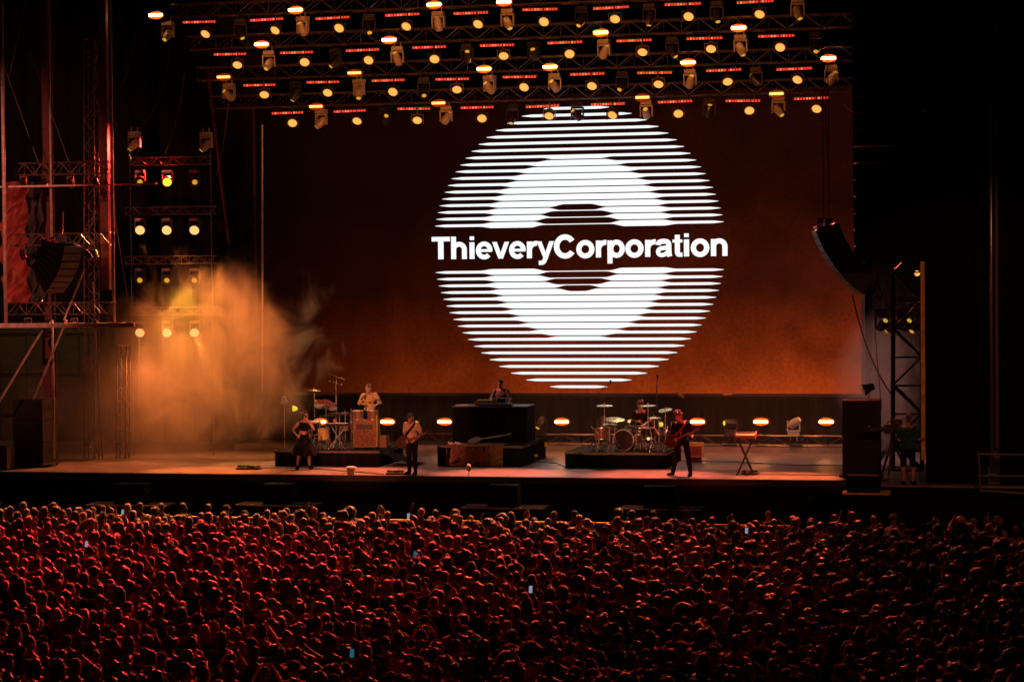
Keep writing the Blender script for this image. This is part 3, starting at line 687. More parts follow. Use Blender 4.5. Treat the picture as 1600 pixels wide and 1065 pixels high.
# ================================================================== PEOPLE
def remesh(mb, vox, name, m, smooth=1, disp=0., dfreq=20., ratio=None):
    me = mb.mesh('tmp', m); o = bpy.data.objects.new('tmp', me); C.objects.link(o)
    r_ = o.modifiers.new('r', 'REMESH'); r_.mode = 'VOXEL'; r_.voxel_size = vox; r_.use_smooth_shade = True
    if smooth: s_ = o.modifiers.new('s', 'SMOOTH'); s_.factor = .5; s_.iterations = smooth
    if ratio: d_ = o.modifiers.new('d', 'DECIMATE'); d_.ratio = ratio
    dg = bpy.context.evaluated_depsgraph_get(); dg.update()
    out = bpy.data.meshes.new_from_object(o.evaluated_get(dg)); out.name = name
    out.materials.clear(); out.materials.append(MATS[m])
    bpy.data.objects.remove(o); bpy.data.meshes.remove(me)
    if disp:
        nn = [v.normal.copy() for v in out.vertices]
        for v, q in zip(out.vertices, nn): v.co += q*disp*(noise.noise(v.co*dfreq)*1.3+noise.noise(v.co*dfreq*2.3)*.6)
    out.polygons.foreach_set('use_smooth', [True]*len(out.polygons))
    return out
BASE = dict(pelvis=(0, 0, .96), waist=(0, 0, 1.10), chest=(0, 0, 1.30), neck=(0, 0, 1.49), head=(0, -.02, 1.625),
            sL=(-.18, 0, 1.42), sR=(.18, 0, 1.42), eL=(-.23, .02, 1.14), eR=(.23, .02, 1.14), wL=(-.23, -.08, .90), wR=(.23, -.08, .90),
            hL=(-.095, 0, .93), hR=(.095, 0, .93), kL=(-.11, -.02, .50), kR=(.11, -.02, .50), aL=(-.12, .02, .09), aR=(.12, .02, .09),
            fL=(-.15, -.13, .04), fR=(.15, -.13, .04))
def pose(**k): p = {a: Vector(b) for a, b in BASE.items()}; p.update({a: Vector(b) for a, b in k.items()}); return p
def hand(mb, w_, e, s, full):
    d = (w_-e).normalized(); side = d.cross(Vector((0, 1, 0)));
    if side.length < .2: side = d.cross(Vector((1, 0, 0)))
    side.normalize(); nrm = side.cross(d)
    mb.ell(w_+d*.045, (.028, .028, .05), 8, 6, d.to_track_quat('Z', 'Y').to_matrix())
    if full:
        for i, l in enumerate((.062, .07, .066, .052)):
            b = w_+d*.08+side*(.024-.016*i); c = b+d*l*.55+nrm*.01; mb.tube(w_+d*.04+side*(.016-.01*i), b, .010, n=6); mb.cap(b, c, .0095, .009, 6); mb.cap(c, c+d*l*.3+nrm*.026, .009, .008, 6)
        a = w_+d*.03+side*.024; b = a+side*.024+d*.028+nrm*.012; mb.cap(a, b, .012, .010, 6); mb.cap(b, b+d*.03+nrm*.008, .010, .009, 6)
def body_mb(p, legs=True, full=False, fem=False, hs=1.):
    m_ = MB(); k = .9 if fem else 1.
    ax = lambda a, b: (Vector(b)-Vector(a)).to_track_quat('Z', 'Y').to_matrix()
    T = ax(p['pelvis'], p['chest'])
    # torso frame: local x along the shoulders
    z = (p['chest']-p['pelvis']).normalized(); x = (p['sR']-p['sL']).normalized(); y = z.cross(x).normalized(); x = y.cross(z); T = Matrix((x, y, z)).transposed()
    m_.ell(p['pelvis'], (.155*(1.06 if fem else 1), .11, .13), 12, 8, T); m_.ell(p['waist'], (.13*k, .095, .16), 12, 8, T)
    m_.ell(p['chest'], (.165*k, .115, .19), 12, 8, T); m_.ell((p['sL']+p['sR'])/2+z*-.02, (.18*k, .075, .06), 12, 6, T)
    m_.cap(p['chest']+z*.1, p['neck'], .07*k, .052*k, 8); hd = (p['head']-p['neck']).normalized()
    m_.tube(p['neck'], p['head'], .058*k, .056*k, 8)
    for s in 'LR': m_.cap(p['neck']-z*.0, p['s'+s].lerp(p['neck'], .35)-z*.01, .05*k, .052*k, 8)
    for s in 'LR':
        m_.cap(p['s'+s], p['e'+s], .054*k, .04*k, 8); m_.cap(p['e'+s], p['w'+s], .040*k, .026*k, 8); hand(m_, p['w'+s], p['e'+s], s, full)
        if legs:
            m_.cap(p['h'+s], p['k'+s], .088, .058, 8); m_.cap(p['k'+s], p['a'+s], .058, .038, 8); m_.cap(p['a'+s]-Vector((0, 0, .03)), p['f'+s], .045, .034, 8)
    return m_, T
HSC = 1.06
def head_mb(m_, c, H, face=True):
    """H: matrix whose -Y is the way the face looks"""
    H = H*HSC; A = lambda v: c+H @ Vector(v)
    m_.ell(c+H @ Vector((0, .012, .03)), (.077, .096, .098), 12, 9, H); m_.ell(A((0, -.025, -.045)), (.058, .065, .068), 10, 8, H)
    if face:
        m_.cap(A((0, -.085, .02)), A((0, -.108, -.018)), .010, .016, 6)              # nose
        m_.ell(A((0, -.082, -.055)), (.026, .012, .011), 8, 4, H)                    # lips
        m_.ell(A((0, -.072, -.092)), (.026, .022, .02), 8, 4, H)                     # chin
        m_.ell(A((0, -.074, .045)), (.055, .016, .012), 8, 4, H)                     # brow
        for s in (-1, 1): m_.ell(A((s*.079, .01, .0)), (.012, .02, .032), 6, 5, H)   # ears
def hair_mb(style, c, H, fem=False):
    m_ = MB(); H = H*HSC; A = lambda v: c+H @ Vector(v)
    if style in ('short', 'crop'):
        g = .0 if style == 'crop' else .008
        m_.ell(A((0, .024, .052)), (.083+g, .098+g, .092+g), 12, 9, H); m_.ell(A((0, .055, .0)), (.068+g, .06+g, .08), 10, 7, H)
    elif style in ('quiff',):
        m_.ell(A((0, .024, .056)), (.086, .1, .095), 12, 9, H); m_.ell(A((0, .06, .0)), (.07, .055, .075), 10, 7, H)
        for i in range(9): m_.ell(A((rnd.uniform(-.06, .06), rnd.uniform(-.1, .06), .13+rnd.uniform(-.01, .03))), (.035,)*3, 7, 5, H)
    elif style in ('long', 'bob', 'wavy'):
        m_.ell(A((0, .022, .045)), (.092, .105, .098), 12, 9, H); L = {'long': .38, 'wavy': .34, 'bob': .14}[style]
        for i in range(5):
            x = (i-2)*.034; q = A((x, .062-abs(x)*.35, .02)); e = Vector((q.x+(i-2)*.012, q.y, q.z-L)) + (H @ Vector((0, .02, 0)))
            m_.cap(q, q*.5+e*.5+(H @ Vector((0, .025, 0))), .048, .045, 7); m_.cap(q*.5+e*.5+(H @ Vector((0, .025, 0))), e, .045, .02, 7)
        for s in (-1, 1): m_.cap(A((s*.075, .01, .03)), A((s*.085, .02, -.1)), .03, .025, 7)
    elif style in ('afro', 'curly'):
        g = .165 if style == 'afro' else .118
        m_.ell(A((0, .035, .06)), (g, g*.95, g*.92), 12, 9, H)
        for i in range(26):
            v = Vector((rnd.gauss(0, 1), rnd.gauss(.35, .8), rnd.gauss(.4, .9))).normalized(); m_.ell(A((v.x*g, .035+v.y*g, .06+v.z*g*.9)), (g*.24,)*3, 6, 5)
    elif style in ('bun', 'tail'):
        m_.ell(A((0, .022, .045)), (.085, .1, .094), 12, 9, H)
        if style == 'bun': m_.ell(A((0, .08, .14)), (.045,)*3, 8, 6)
        else: m_.cap(A((0, .11, .07)), A((0, .15, -.03)), .035, .04, 8); m_.cap(A((0, .15, -.03)), A((0, .12, -.2)), .04, .016, 8)
    elif style == 'cap':
        m_.ell(A((0, .012, .065)), (.090, .105, .082), 12, 9, H); m_.ell(A((0, -.105, .045)), (.07, .075, .012), 10, 5, H); m_.ell(A((0, .06, .0)), (.066, .05, .06), 8, 6, H)
    elif style == 'hat':
        m_.ell(A((0, .01, .08)), (.095, .11, .085), 12, 9, H); m_.ell(A((0, .01, .045)), (.19, .2, .014), 16, 5, H)
    return m_
def shirt_mb(p, T, sleeve=.55, g=.02, fem=False, loose=1., low=True):
    m_ = MB(); k = .93 if fem else 1.; z = T @ Vector((0, 0, 1))
    if low: m_.ell(p['pelvis']+z*.02, (.158*loose, .118*loose, .13), 12, 8, T)
    if low: m_.ell(p['waist'], (.142*k*loose, .11*loose, .17), 12, 8, T)
    m_.ell(p['chest'], ((.165+g)*k, .115+g, .175), 12, 8, T)
    m_.ell((p['sL']+p['sR'])/2-z*.03, ((.19+g*.5)*k, .088, .062), 12, 6, T)
    for s in 'LR':
        if sleeve <= 0: continue
        q = p['s'+s].lerp(p['e'+s], min(1, sleeve*1.3 if sleeve < .75 else 1)); m_.cap(p['s'+s], q, (.056+g)*k, (.046+g)*k, 8)
        if sleeve >= 1: m_.cap(p['e'+s], p['e'+s].lerp(p['w'+s], .9), (.043+g)*k, (.032+g*.6)*k, 8)
    return m_
def trouser_mb(p, T, length=1., g=.016):
    m_ = MB(); m_.ell(p['pelvis']-Vector((0, 0, .02)), (.162, .122, .12), 12, 8, T)
    for s in 'LR':
        m_.cap(p['h'+s], p['k'+s], .094+g*.5, .064+g, 8)
        if length > .5: m_.cap(p['k'+s], p['k'+s].lerp(p['a'+s], .97), .062+g, .044+g, 8)
    return m_
def shoes_mb(p):
    m_ = MB()
    for s in 'LR': m_.cap(p['a'+s]-Vector((0, 0, .03)), p['f'+s], .056, .042, 8); m_.box((p['a'+s]+p['f'+s])/2*Vector((1, 1, 0))+Vector((0, 0, .012)), (.085, .24, .024))
    return m_
def performer(loc, rz, label, p, skin='skin_a', hairm='hair_black', style='short', shirt='cloth_black', sleeve=.55, trousers='cloth_black',
              length=1., shoes='cloth_black', fem=False, look=(0, 0), vox=.0105, loose=1., skirt=False, scale=1., hair_label=None):
    t = thing('person', label, 'person', loc, (0, 0, rz)); t.scale = (scale,)*3
    b_, T = body_mb(p, True, True, fem); H = Euler((R(look[1]), 0, R(look[0]))).to_matrix()
    head_mb(b_, p['head'], H)
    link('body', remesh(b_, vox, 'body', skin, 2), t)
    ey = MB()
    for s in (-1, 1): ey.ell(p['head']+(H*HSC) @ Vector((s*.031, -.083, .022)), (.013, .008, .008), 8, 5, H)
    part('eyes', ey, 'hair_black', t)
    if style: link('cap' if style == 'cap' else 'hair', remesh(hair_mb(style, p['head'], H), .011, 'hair', hairm, 1, .012 if style not in ('cap', 'crop') else .002, 26), t)
    link('top', remesh(shirt_mb(p, T, sleeve, fem=fem, loose=loose, low=not skirt), .014, 'top', shirt, 2, .006, 11), t)
    if skirt:
        m_ = MB(); n = 40; prof = ((.13, 1.06), (.17, .98), (.24, .85), (.31, .68), (.36, .50), (.37, .42))
        for r_, z in prof:
            for i in range(n):
                a = 2*math.pi*i/n; q = r_*(1+.10*math.sin(a*7+z*3)*(1.15-z))
                m_.v.append((q*math.cos(a), q*math.sin(a)*.8, z+.02*math.sin(a*5)))
        for j in range(len(prof)-1):
            for i in range(n): m_.f.append((j*n+i, j*n+(i+1) % n, (j+1)*n+(i+1) % n, (j+1)*n+i))
        part('skirt', m_, trousers, t, smooth=True)
    else: link('shorts' if length < .6 else 'trousers', remesh(trouser_mb(p, T, length), .014, 'trousers', trousers, 2, .006, 9), t)
    link('shoes', remesh(shoes_mb(p), .014, 'shoes', shoes, 1), t)
    return t, H, T
def ground_at(px, py, z=DECK): q = Pz(px, py, z); return (q.x, q.y, z)

# --- instruments -------------------------------------------------
def guitar(loc, rot, label, bodym='dark_wood', ln=.62, cat='guitar'):
    """local x along the neck (head at +x), local -y faces out"""
    t = thing('electric_guitar', label, cat, loc, rot)
    out = []
    for i in range(40):
        a = 2*math.pi*i/40; x = -.20+.21*math.cos(a)-.0; r_ = .155-.022*math.cos(2*a+.3)-.02*math.cos(a)
        y = r_*math.sin(a); x += (.05*math.sin(a)**2*(1 if math.sin(a) > 0 else .3)); out.append((x, y))
    m_ = MB(); n = 40
    m_.v = [(x, -.022, y) for x, y in out]+[(x, .022, y) for x, y in out]
    m_.f = [tuple(range(n)), tuple(range(2*n-1, n-1, -1))]+[(i, i+n, (i+1) % n+n, (i+1) % n) for i in range(n)]
    part('guitar_body', m_, bodym, t)
    part('pickguard', MB().box((-.12, -.026, -.04), (.12, .006, .07)), 'cab_side', t)
    part('neck', MB().box((ln/2, -.028, 0), (ln, .022, .05)), 'wood', t)
    part('headstock', MB().box((ln+.08, -.025, .012), (.17, .018, .08)), 'dark_wood', t)
    pg = MB()
    for i in range(4): pg.tube((ln+.03+i*.035, -.025, .05), (ln+.03+i*.035, -.025, .075), .007)
    part('tuning_pegs', pg, 'chrome', t)
    st = MB()
    for i in range(4): st.tube((-.24, -.043, -.015+i*.01), (ln+.05, -.043, -.015+i*.01), .0015, n=4)
    part('strings', st, 'chrome', t)
    return t
def drum(name, label, loc, r, h, tilt=(0, 0, 0), shell='shell_red', legs=0, cat='drum', front=None, group=None):
    t = thing(name, label, cat, loc, tilt, group)
    part('shell', MB().lathe([(r, 0), (r, h)], 24), shell, t, smooth=False)
    hp = MB()
    for z in (.012, h-.012): hp.lathe([(r+.002, z-.014), (r+.013, z-.014), (r+.013, z+.014), (r+.002, z+.014)], 24)
    part('hoop', hp, 'chrome', t)
    part('drumhead', MB().lathe([(r-.006, h+.001), (r-.02, h+.004)], 24), front or 'drum_skin', t)
    lg = MB()
    for i in range(8):
        a = 2*math.pi*i/8; lg.tube((math.cos(a)*(r+.012), math.sin(a)*(r+.012), .02), (math.cos(a)*(r+.012), math.sin(a)*(r+.012), h-.02), .006, n=4)
    part('lugs', lg, 'chrome', t)
    for i in range(legs):
        a = 2*math.pi*i/legs+.4; part('leg', MB().tube((math.cos(a)*(r+.02), math.sin(a)*(r+.02), h*.5), (math.cos(a)*(r+.06), math.sin(a)*(r+.06), -.28), .009), 'chrome', t)
    return t
def tripod(mb_add, t, h, r=.3, m='chrome', tube=.012):
    part('stand_tube', MB().tube((0, 0, .12), (0, 0, h), tube), m, t)
    for i in range(3):
        a = 2*math.pi*i/3+.5; part('leg', MB().tube((0, 0, .30), (r*math.cos(a), r*math.sin(a), .012), .011).tube((0, 0, .14), (r*.5*math.cos(a), r*.5*math.sin(a), .16), .007), m, t)
def cymbal(label, x, y, z0, h, r=.22, tilt=(.15, .1), cat='cymbal', double=False):
    t = thing('cymbal_stand', label, cat, (x, y, z0)); tripod(None, t, h)
    c = part('cymbal', MB().lathe([(r, -.004), (r*.6, .014), (r*.2, .024), (r*.16, .045), (.006, .052)], 28), 'brass', t, (0, 0, h), smooth=False); c.rotation_euler = (tilt[0], tilt[1], 0)
    part('wing_nut', MB().tube((0, 0, h+.03), (0, 0, h+.08), .012), 'chrome', t)
    if double: part('cymbal', MB().lathe([(r, .004), (r*.5, -.012), (.01, -.02)], 28), 'brass', t, (0, 0, h-.03))
    return t
def mic_stand(label, x, y, z0, h, boom=None, head='black_metal', cat='mic stand', base_r=.28, m='black_metal'):
    t = thing('mic_stand', label, cat, (x, y, z0)); tripod(None, t, h, base_r, m)
    e = Vector((0, 0, h))
    if boom:
        e = Vector(boom); d = (e-Vector((0, 0, h))).normalized(); part('boom_arm', MB().tube(Vector((0, 0, h))-d*.25, e, .010), m, t)
    part('microphone', MB().lathe([(.012, -.09), (.018, -.02), (.03, .0), (.033, .035), (.02, .06)], 12, None, e), head, t)
    return t
def flight_case(name, label, c, d, m='black_paint', cat='case', castors=True, group=None, rz=0):
    t = thing(name, label, cat, (c[0], c[1], c[2]), (0, 0, rz), group); x, y, z = d
    part('case_body', MB().box((0, 0, z/2+.06), d), m, t)
    e = MB()
    for i in (-1, 1):
        for j in (-1, 1):
            e.box((i*x/2, j*y/2, z/2+.06), (.025, .025, z+.012))
            e.box((0, i*y/2, z/2+.06+j*z/2), (x+.012, .025, .025)); e.box((i*x/2, 0, z/2+.06+j*z/2), (.025, y+.012, .025))
    part('edge_trim', e, 'steel', t)
    for i in (-1, 1):
        for j in (-1, 1): part('castor', MB().lathe([(.03, -.015), (.03, .015)], 10, Euler((R(90), 0, 0)).to_matrix(), (i*x*.4, j*y*.4, .03)), 'black_metal', t)
    return t
def speaker_cab(label, c, d, n=1, cat='speaker', m='black_paint', name='subwoofer', group=None, castors=False):
    t = thing(name, label, cat, c, group=group); x, y, z = d
    part('cabinet', MB().box((0, 0, z/2), d), m, t)
    part('grille', MB().box((0, -y/2-.012, z/2), (x*.93, .024, z*.9)), 'black_box' if m == 'black_box' else 'grille', t)
    for s in (-1, 1): part('side_handle', MB().box((s*(x/2+.004), 0, z*.6), (.012, .22, .09)), 'black_metal', t)
    if castors:
        for i in (-1, 1): part('castor', MB().lathe([(.05, -.02), (.05, .02)], 10, Euler((R(90), 0, 0)).to_matrix(), (i*x*.55, -y*.4, .05)), 'steel', t)
    return t

# ================================================================== STAGE ITEMS
# risers
def riser(label, pxl, pyl, pxr, h, depth, name='riser'):
    a = Pz(pxl, pyl, DECK); xr = XA(pxr, a.y, DECK); w_ = xr-a.x
    t = thing(name, label, 'riser', (a.x, a.y, DECK))
    part('platform', MB().box((w_/2, depth/2, h-.03), (w_, depth, .06)), 'black_fabric', t)
    sk = MB(); pts = []; n = int((2*depth+w_)/.05)
    for i in range(n+1):
        s = i/n*(w_+2*depth)
        if s < depth: q = (0, depth-s)
        elif s < depth+w_: q = (s-depth, 0)
        else: q = (w_, s-depth-w_)
        o = .02*math.sin(i*.9)+.015*math.sin(i*.31)-.02
        q = (q[0]+(-abs(o) if s < depth else abs(o) if s > depth+w_ else 0), q[1]+(o-.02 if depth <= s <= depth+w_ else 0))
        sk.v += [(q[0], q[1], .01), (q[0], q[1], h-.065)]
        if i: j = 2*i; sk.f.append((j-2, j, j+1, j-1))
    part('skirt', sk, 'black_box', t)
    lp = MB().box((w_/2, -.015, h-.03), (w_+.06, .03, .05)); part('edge', lp, 'steel', t)
    return a, xr, w_, h
rA = riser('left riser in black skirt carrying the percussion', 430, 728, 592, .47, 2.6)
rD = riser('right riser in black skirt carrying the drum kit', 884, 731, 1040, .47, 2.9)
rJ = riser('low centre riser in front of the tall black desk', 684, 728, 815, .62, 3.4)
zA_, zD_, zJ_ = DECK+.47, DECK+.47, DECK+.62
yA, yD, yJ = rA[0].y, rD[0].y, rJ[0].y
# dark blue tarpaulin crumpled beside the left riser
tm = MB(); n = 26; a0 = Vector((rA[1]+.08, yA+.25, DECK)); 
for i in range(n+1):
    for j in range(13):
        u, v_ = i/n, j/12; zz = .50*(1-u)**.8*math.sin(math.pi*min(1, v_*1.25+.12))**.6+.10*(1-u)
        tm.v.append((a0.x+u*.95, a0.y+v_*1.3, DECK+.012+max(0, zz*(.8+.35*noise.noise((u*4, v_*4, 0))))+.03*noise.noise((u*9, v_*9, 2))*(1-u)+.012))
for i in range(n):
    for j in range(12): a = i*13+j; tm.f.append((a, a+13, a+14, a+1))
single('tarpaulin', tm, 'tarp', 'crumpled dark tarpaulin slumping off the right end of the left riser', 'tarpaulin', smooth=True)

# DJ desk
Yd = yJ+1.0; xl = XA(708, Yd, zJ_); xr = XA(822, Yd, zJ_); w_ = xr-xl; hd = P(765, 634.5, Yd).z-zJ_
dj = thing('dj_desk', 'tall black cloth covered desk at stage centre', 'desk', (xl, Yd, zJ_))
cl = MB(); n = 60
for i in range(n+1):
    for j in range(5):
        s = i/n*(w_+2*1.2); q = (0, 1.2-s) if s < 1.2 else ((s-1.2, 0) if s < 1.2+w_ else (w_, s-1.2-w_)); v_ = j/4
        o = .02*math.sin(i*1.3)*(1-v_*.8)+.015*(1-v_)
        cl.v.append((q[0]+(-o if s < 1.2 else o if s > 1.2+w_ else 0), q[1]-(o if 1.2 <= s <= 1.2+w_ else 0), .01+(hd-.05)*v_))
for i in range(n):
    for j in range(4): a = i*5+j; cl.f.append((a, a+5, a+6, a+1))
part('cloth', cl, 'black_box', dj, smooth=True)
part('desk_top', MB().box((w_/2, .6, hd-.02), (w_+.04, 1.24, .04)), 'black_vinyl', dj)
mixz = zJ_+hd
def gear(name, label, px, Y, z, d, m, knobs=10):
    t = thing(name, label, 'mixer', (XA(px, Y, z), Y, z)); x, y, h = d
    part('housing', MB().box((0, 0, h/2), d), m, t); kb = MB()
    for i in range(knobs): kb.lathe([(.014, 0), (.011, .025)], 8, None, (-x/2+.05+(x-.1)*i/(knobs-1), rnd.uniform(-y*.3, y*.3), h))
    part('knobs', kb, 'white_plastic', t)
    part('control_strip', MB().box((0, -y/2-.004, h*.5), (x*.9, .008, h*.35)), 'wood', t); return t
gear('keyboard_controller', 'long low controller at the front of the desk top', 775, Yd+.22, mixz, (1.0, .26, .07), 'black_metal')
gear('dj_mixer', 'tilted mixer with orange lit rim on the desk top', 762, Yd+.62, mixz, (.62, .34, .16), 'tweed')
gear('turntable_deck', 'square deck right of the mixer on the desk top', 782, Yd+.75, mixz, (.4, .36, .20), 'black_metal', 6)
single('cup', MB().lathe([(.035, 0), (.045, .11)], 14, None, (XA(743, Yd+.2, mixz), Yd+.2, mixz)), 'pink_cover', 'pink cup at the left end of the desk top gear', 'cup')
single('notebook', MB().box((XA(722, Yd+.3, mixz), Yd+.3, mixz+.015), (.35, .25, .03)), 'white_plastic', 'pale notebook lying left on the desk top', 'notebook')
# rug over the low riser front
rg = MB(); gx0, gx1 = XA(697, yJ-.05, zJ_), XA(786, yJ-.05, zJ_); n = 44
for i in range(n+1):
    u = i/n; x = gx0+(gx1-gx0)*u
    for (y, z) in ((yJ+.85, zJ_+.012), (yJ+.02, zJ_+.014), (yJ-.06, zJ_-.01), (yJ-.075+.012*math.sin(i*.8), zJ_-.3), (yJ-.09+.02*math.sin(i*.8+.4), DECK+.03)):
        rg.v.append((x, y, z))
for i in range(n):
    for j in range(4): a = i*5+j; rg.f.append((a, a+5, a+6, a+1))
single('rug', rg, 'cloth_brown', 'worn brown patterned rug hanging over the front of the centre riser', 'rug')
o = guitar((XA(752, yJ+.35, zJ_+.12), yJ+.35, zJ_+.14), (R(-60), R(-9), 0), 'electric bass lying slanted on the centre riser, head raised to the right', ln=.75)
for i, (px, lb) in enumerate(((705, 'left'), (716, 'right'))):
    y = yJ+.3; t = thing('stage_shoe', f'{lb} pale shoe-like pedal on the left end of the centre riser', 'pedal', (XA(px, y, zJ_), y, zJ_))
    part('case', MB().box((0, 0, .03), (.2, .1, .05), Euler((0, R(18), 0)).to_matrix()), 'white_plastic', t); part('footswitch', MB().tube((.03, 0, .05), (.03, 0, .08), .015), 'chrome', t)
# yellow light fixtures on floor at the right of the desk
for i, (px, py, lb) in enumerate(((853, 716, 'upper'), (838, 722, 'lower'))):
    q = Pz(px-4, py, DECK); t = thing('floor_bar', f'{lb} of two short yellow lit metal bars on legs right of the desk', 'light bar', q)
    zz = (.42, .20)[i]
    part('bar', MB().box((-.1, 0, zz), (.42, .12, (.12, .07)[i]), Euler((0, R(-4), 0)).to_matrix()), 'yellow_paint', t)
    for s in (-.22, .02): part('leg', MB().tube((s, 0, 0), (s, 0, zz), .015), 'chrome', t); part('foot', MB().box((s, 0, .05), (.12, .16, .1)), 'dark_wood', t)
spot('floor_par', Pz(905, 700, DECK+.9), Pz(848, 716, DECK+.3), 160, (1, .8, .1), 30)

# percussion on the left riser -------------------------------------------------
def onA(px, dy, z=zA_): return XA(px, yA+dy, z), yA+dy, z
x, y, z = onA(573, .9)
lc = thing('wooden_cabinet_speaker', 'upright wooden speaker cabinet on the left riser under the conga drums', 'speaker cabinet', (x, y, z))
part('cabinet', MB().box((0, 0, .42), (.70, .5, .80)), 'wood', lc); part('lower_cloth', MB().box((0, -.255, .30), (.62, .02, .46)), 'cloth_brown', lc)
part('louvre_panel', MB().box((0, -.257, .63), (.5, .02, .14)), 'black_paint', lc)
for i in range(5): part('louvre', MB().box((0, -.272, .585+i*.022), (.46, .012, .010)), 'steel', lc)
part('side_strip', MB().box((.357, -.1, .5), (.012, .14, .95)), 'yellow_paint', lc)
for s in (-1, 1):
    for q in (-.18, .18): part('castor', MB().lathe([(.03, -.02), (.03, .02)], 10, Euler((R(90), 0, 0)).to_matrix(), (s*.3, q, .0)), 'black_metal', lc)
lc.location.z += .04
for i, (px, lb) in enumerate(((560, 'left'), (583, 'right'))):
    x, y, _ = onA(px, .95); drum('conga_drum', f'{lb} one of two wooden conga tops standing on the wooden cabinet', (x, y, z+.862), .15, .27, shell='wood')
for i, (px, zz, tl, rr) in enumerate(((499, 1.25, -.5, .14), (509, 1.25, -.5, .15), (521, 1.18, -.4, .11))):
    x, y, _ = onA(px, .8); drum('rack_tom', f'{["left", "middle", "right"][i]} of three tilted red toms high over the percussion', (x, y, zA_+zz), rr, .16, (tl, rnd.uniform(-.2, .2), 0))
t = thing('tom_stand', 'double chrome stand holding the tilted red toms', 'drum stand', onA(510, 1.0)); tripod(None, t, 1.25)
t = thing('tom_stand', 'second chrome stand with cross bar in the percussion set', 'drum stand', onA(525, 1.2)); tripod(None, t, 1.05); part('cross_bar', MB().tube((-.5, 0, .95), (.7, 0, .98), .014), 'chrome', t)
x, y, z = onA(531, .9); t = thing('percussion_pad', 'flat black percussion pad left of the conga tops', 'drum pad', (x, y, zA_+1.02)); part('pad', MB().box((0, 0, 0), (.62, .36, .07)), 'black_metal', t)
part('pads', MB().box((-.15, 0, .04), (.22, .28, .012)).box((.15, 0, .04), (.22, .28, .012)), 'black_vinyl', t); tr = part('support', MB().tube((0, 0, -.04), (0, 0, -1.0), .02), 'chrome', t)
x, y, z = onA(528, .5); t = thing('small_keyboard', 'small keyboard on a stand beneath the black pad', 'keyboard', (x, y, zA_+.74)); part('housing', MB().box((0, 0, 0), (.7, .25, .07)), 'black_metal', t); part('keys', MB().box((0, -.06, .04), (.64, .13, .014)), 'white_plastic', t)
for s in (-.25, .25): part('leg', MB().tube((s, -.12, -.72), (-s, .12, -.03), .014), 'chrome', t)
single('pink_shaker', MB().ell((XA(523, yA+.48, zA_+.85), yA+.48, zA_+.84), (.05, .05, .06), 10, 7), 'pink_cover', 'pink shaker on the small keyboard', 'shaker')
x, y, z = onA(506, .35); drum('timbale_drum', 'amber glowing upright drum low in the percussion set', (x, y, zA_+.30), .16, .34, shell='tweed', legs=3)
x, y, z = onA(492, .9); drum('floor_tom', 'large tom at the left of the percussion set', (x, y, zA_+.42), .2, .38, (0.1, 0, 0), legs=3, shell='shell_black')
x, y, z = onA(540, .9); drum('snare_drum', 'shallow snare drum left of the wooden cabinet', (x, y, zA_+.58), .17, .14, (.15, 0, 0), shell='chrome', legs=3)
cymbal('cymbal tilted over the singer, left end of percussion', *onA(492, 1.2), 1.72, .21, (.05, .1))
t = mic_stand('black boom stand leaning over the singer from the percussion', *onA(478, 1.0), .95, (.40, 0, 1.78))
x, y, z = onA(526, 1.5); t = thing('chime_bar', 'slanted bar chime high above the percussion', 'chimes', (x, y, z)); tripod(None, t, 1.95)
part('bar', MB().tube((-.22, 0, 2.22), (.28, 0, 2.02), .022), 'brass', t); part('support', MB().tube((0, 0, 1.9), (.02, 0, 2.1), .012), 'chrome', t)
for i in range(4): part('chime', MB().ell((-.2+i*.12, 0, 1.98-i*.035), (.03, .02, .025), 8, 5), 'brass', t)
for i, px in enumerate((484, 500, 513, 540, 549)):
    x, y, z = onA(px, .35+.12*i); t = thing('percussion_stand', f'chrome tripod foot of the percussion set, {ORD[i]} from the left', 'stand', (x, y, z)); tripod(None, t, (.6, .95, .7, 1.15, 1.2)[i], .34)
    part('clamp', MB().lathe([(.03, -.03), (.03, .03)], 8, None, (0, 0, (.4, .6, .45, .75, .8)[i])), 'chrome', t)
x, y, z = onA(598, 1.2); flight_case('small_case', 'small wooden box on the right end of the left riser', (x, y, zA_-.02), (.30, .3, .32), 'wood')
x, y, z = onA(594, 2.0); 
# tall stand with caged lamp left of singer
q = Pz(445, 716, DECK); t = thing('lamp_stand', 'tall stand with a white wrapped head at the left end of the riser', 'stand', q); tripod(None, t, 1.75, .38)
part('wrapped_head', MB().ell((0, 0, 1.83), (.085, .085, .11), 10, 7).ell((.06, 0, 1.74), (.08, .07, .07), 10, 7).ell((-.05, 0, 1.72), (.06, .06, .06), 8, 6), 'white_plastic', t)
part('clamp', MB().box((0, 0, .62), (.14, .05, .05)), 'black_metal', t)
single('small_lamp', MB().lathe([(.09, 0), (.05, .12), (.02, .14)], 12, Euler((0, R(90), 0)).to_matrix(), P(458, 638, 5)), 'lamp_lime', 'small yellow lamp glowing behind the singer', 'lamp')
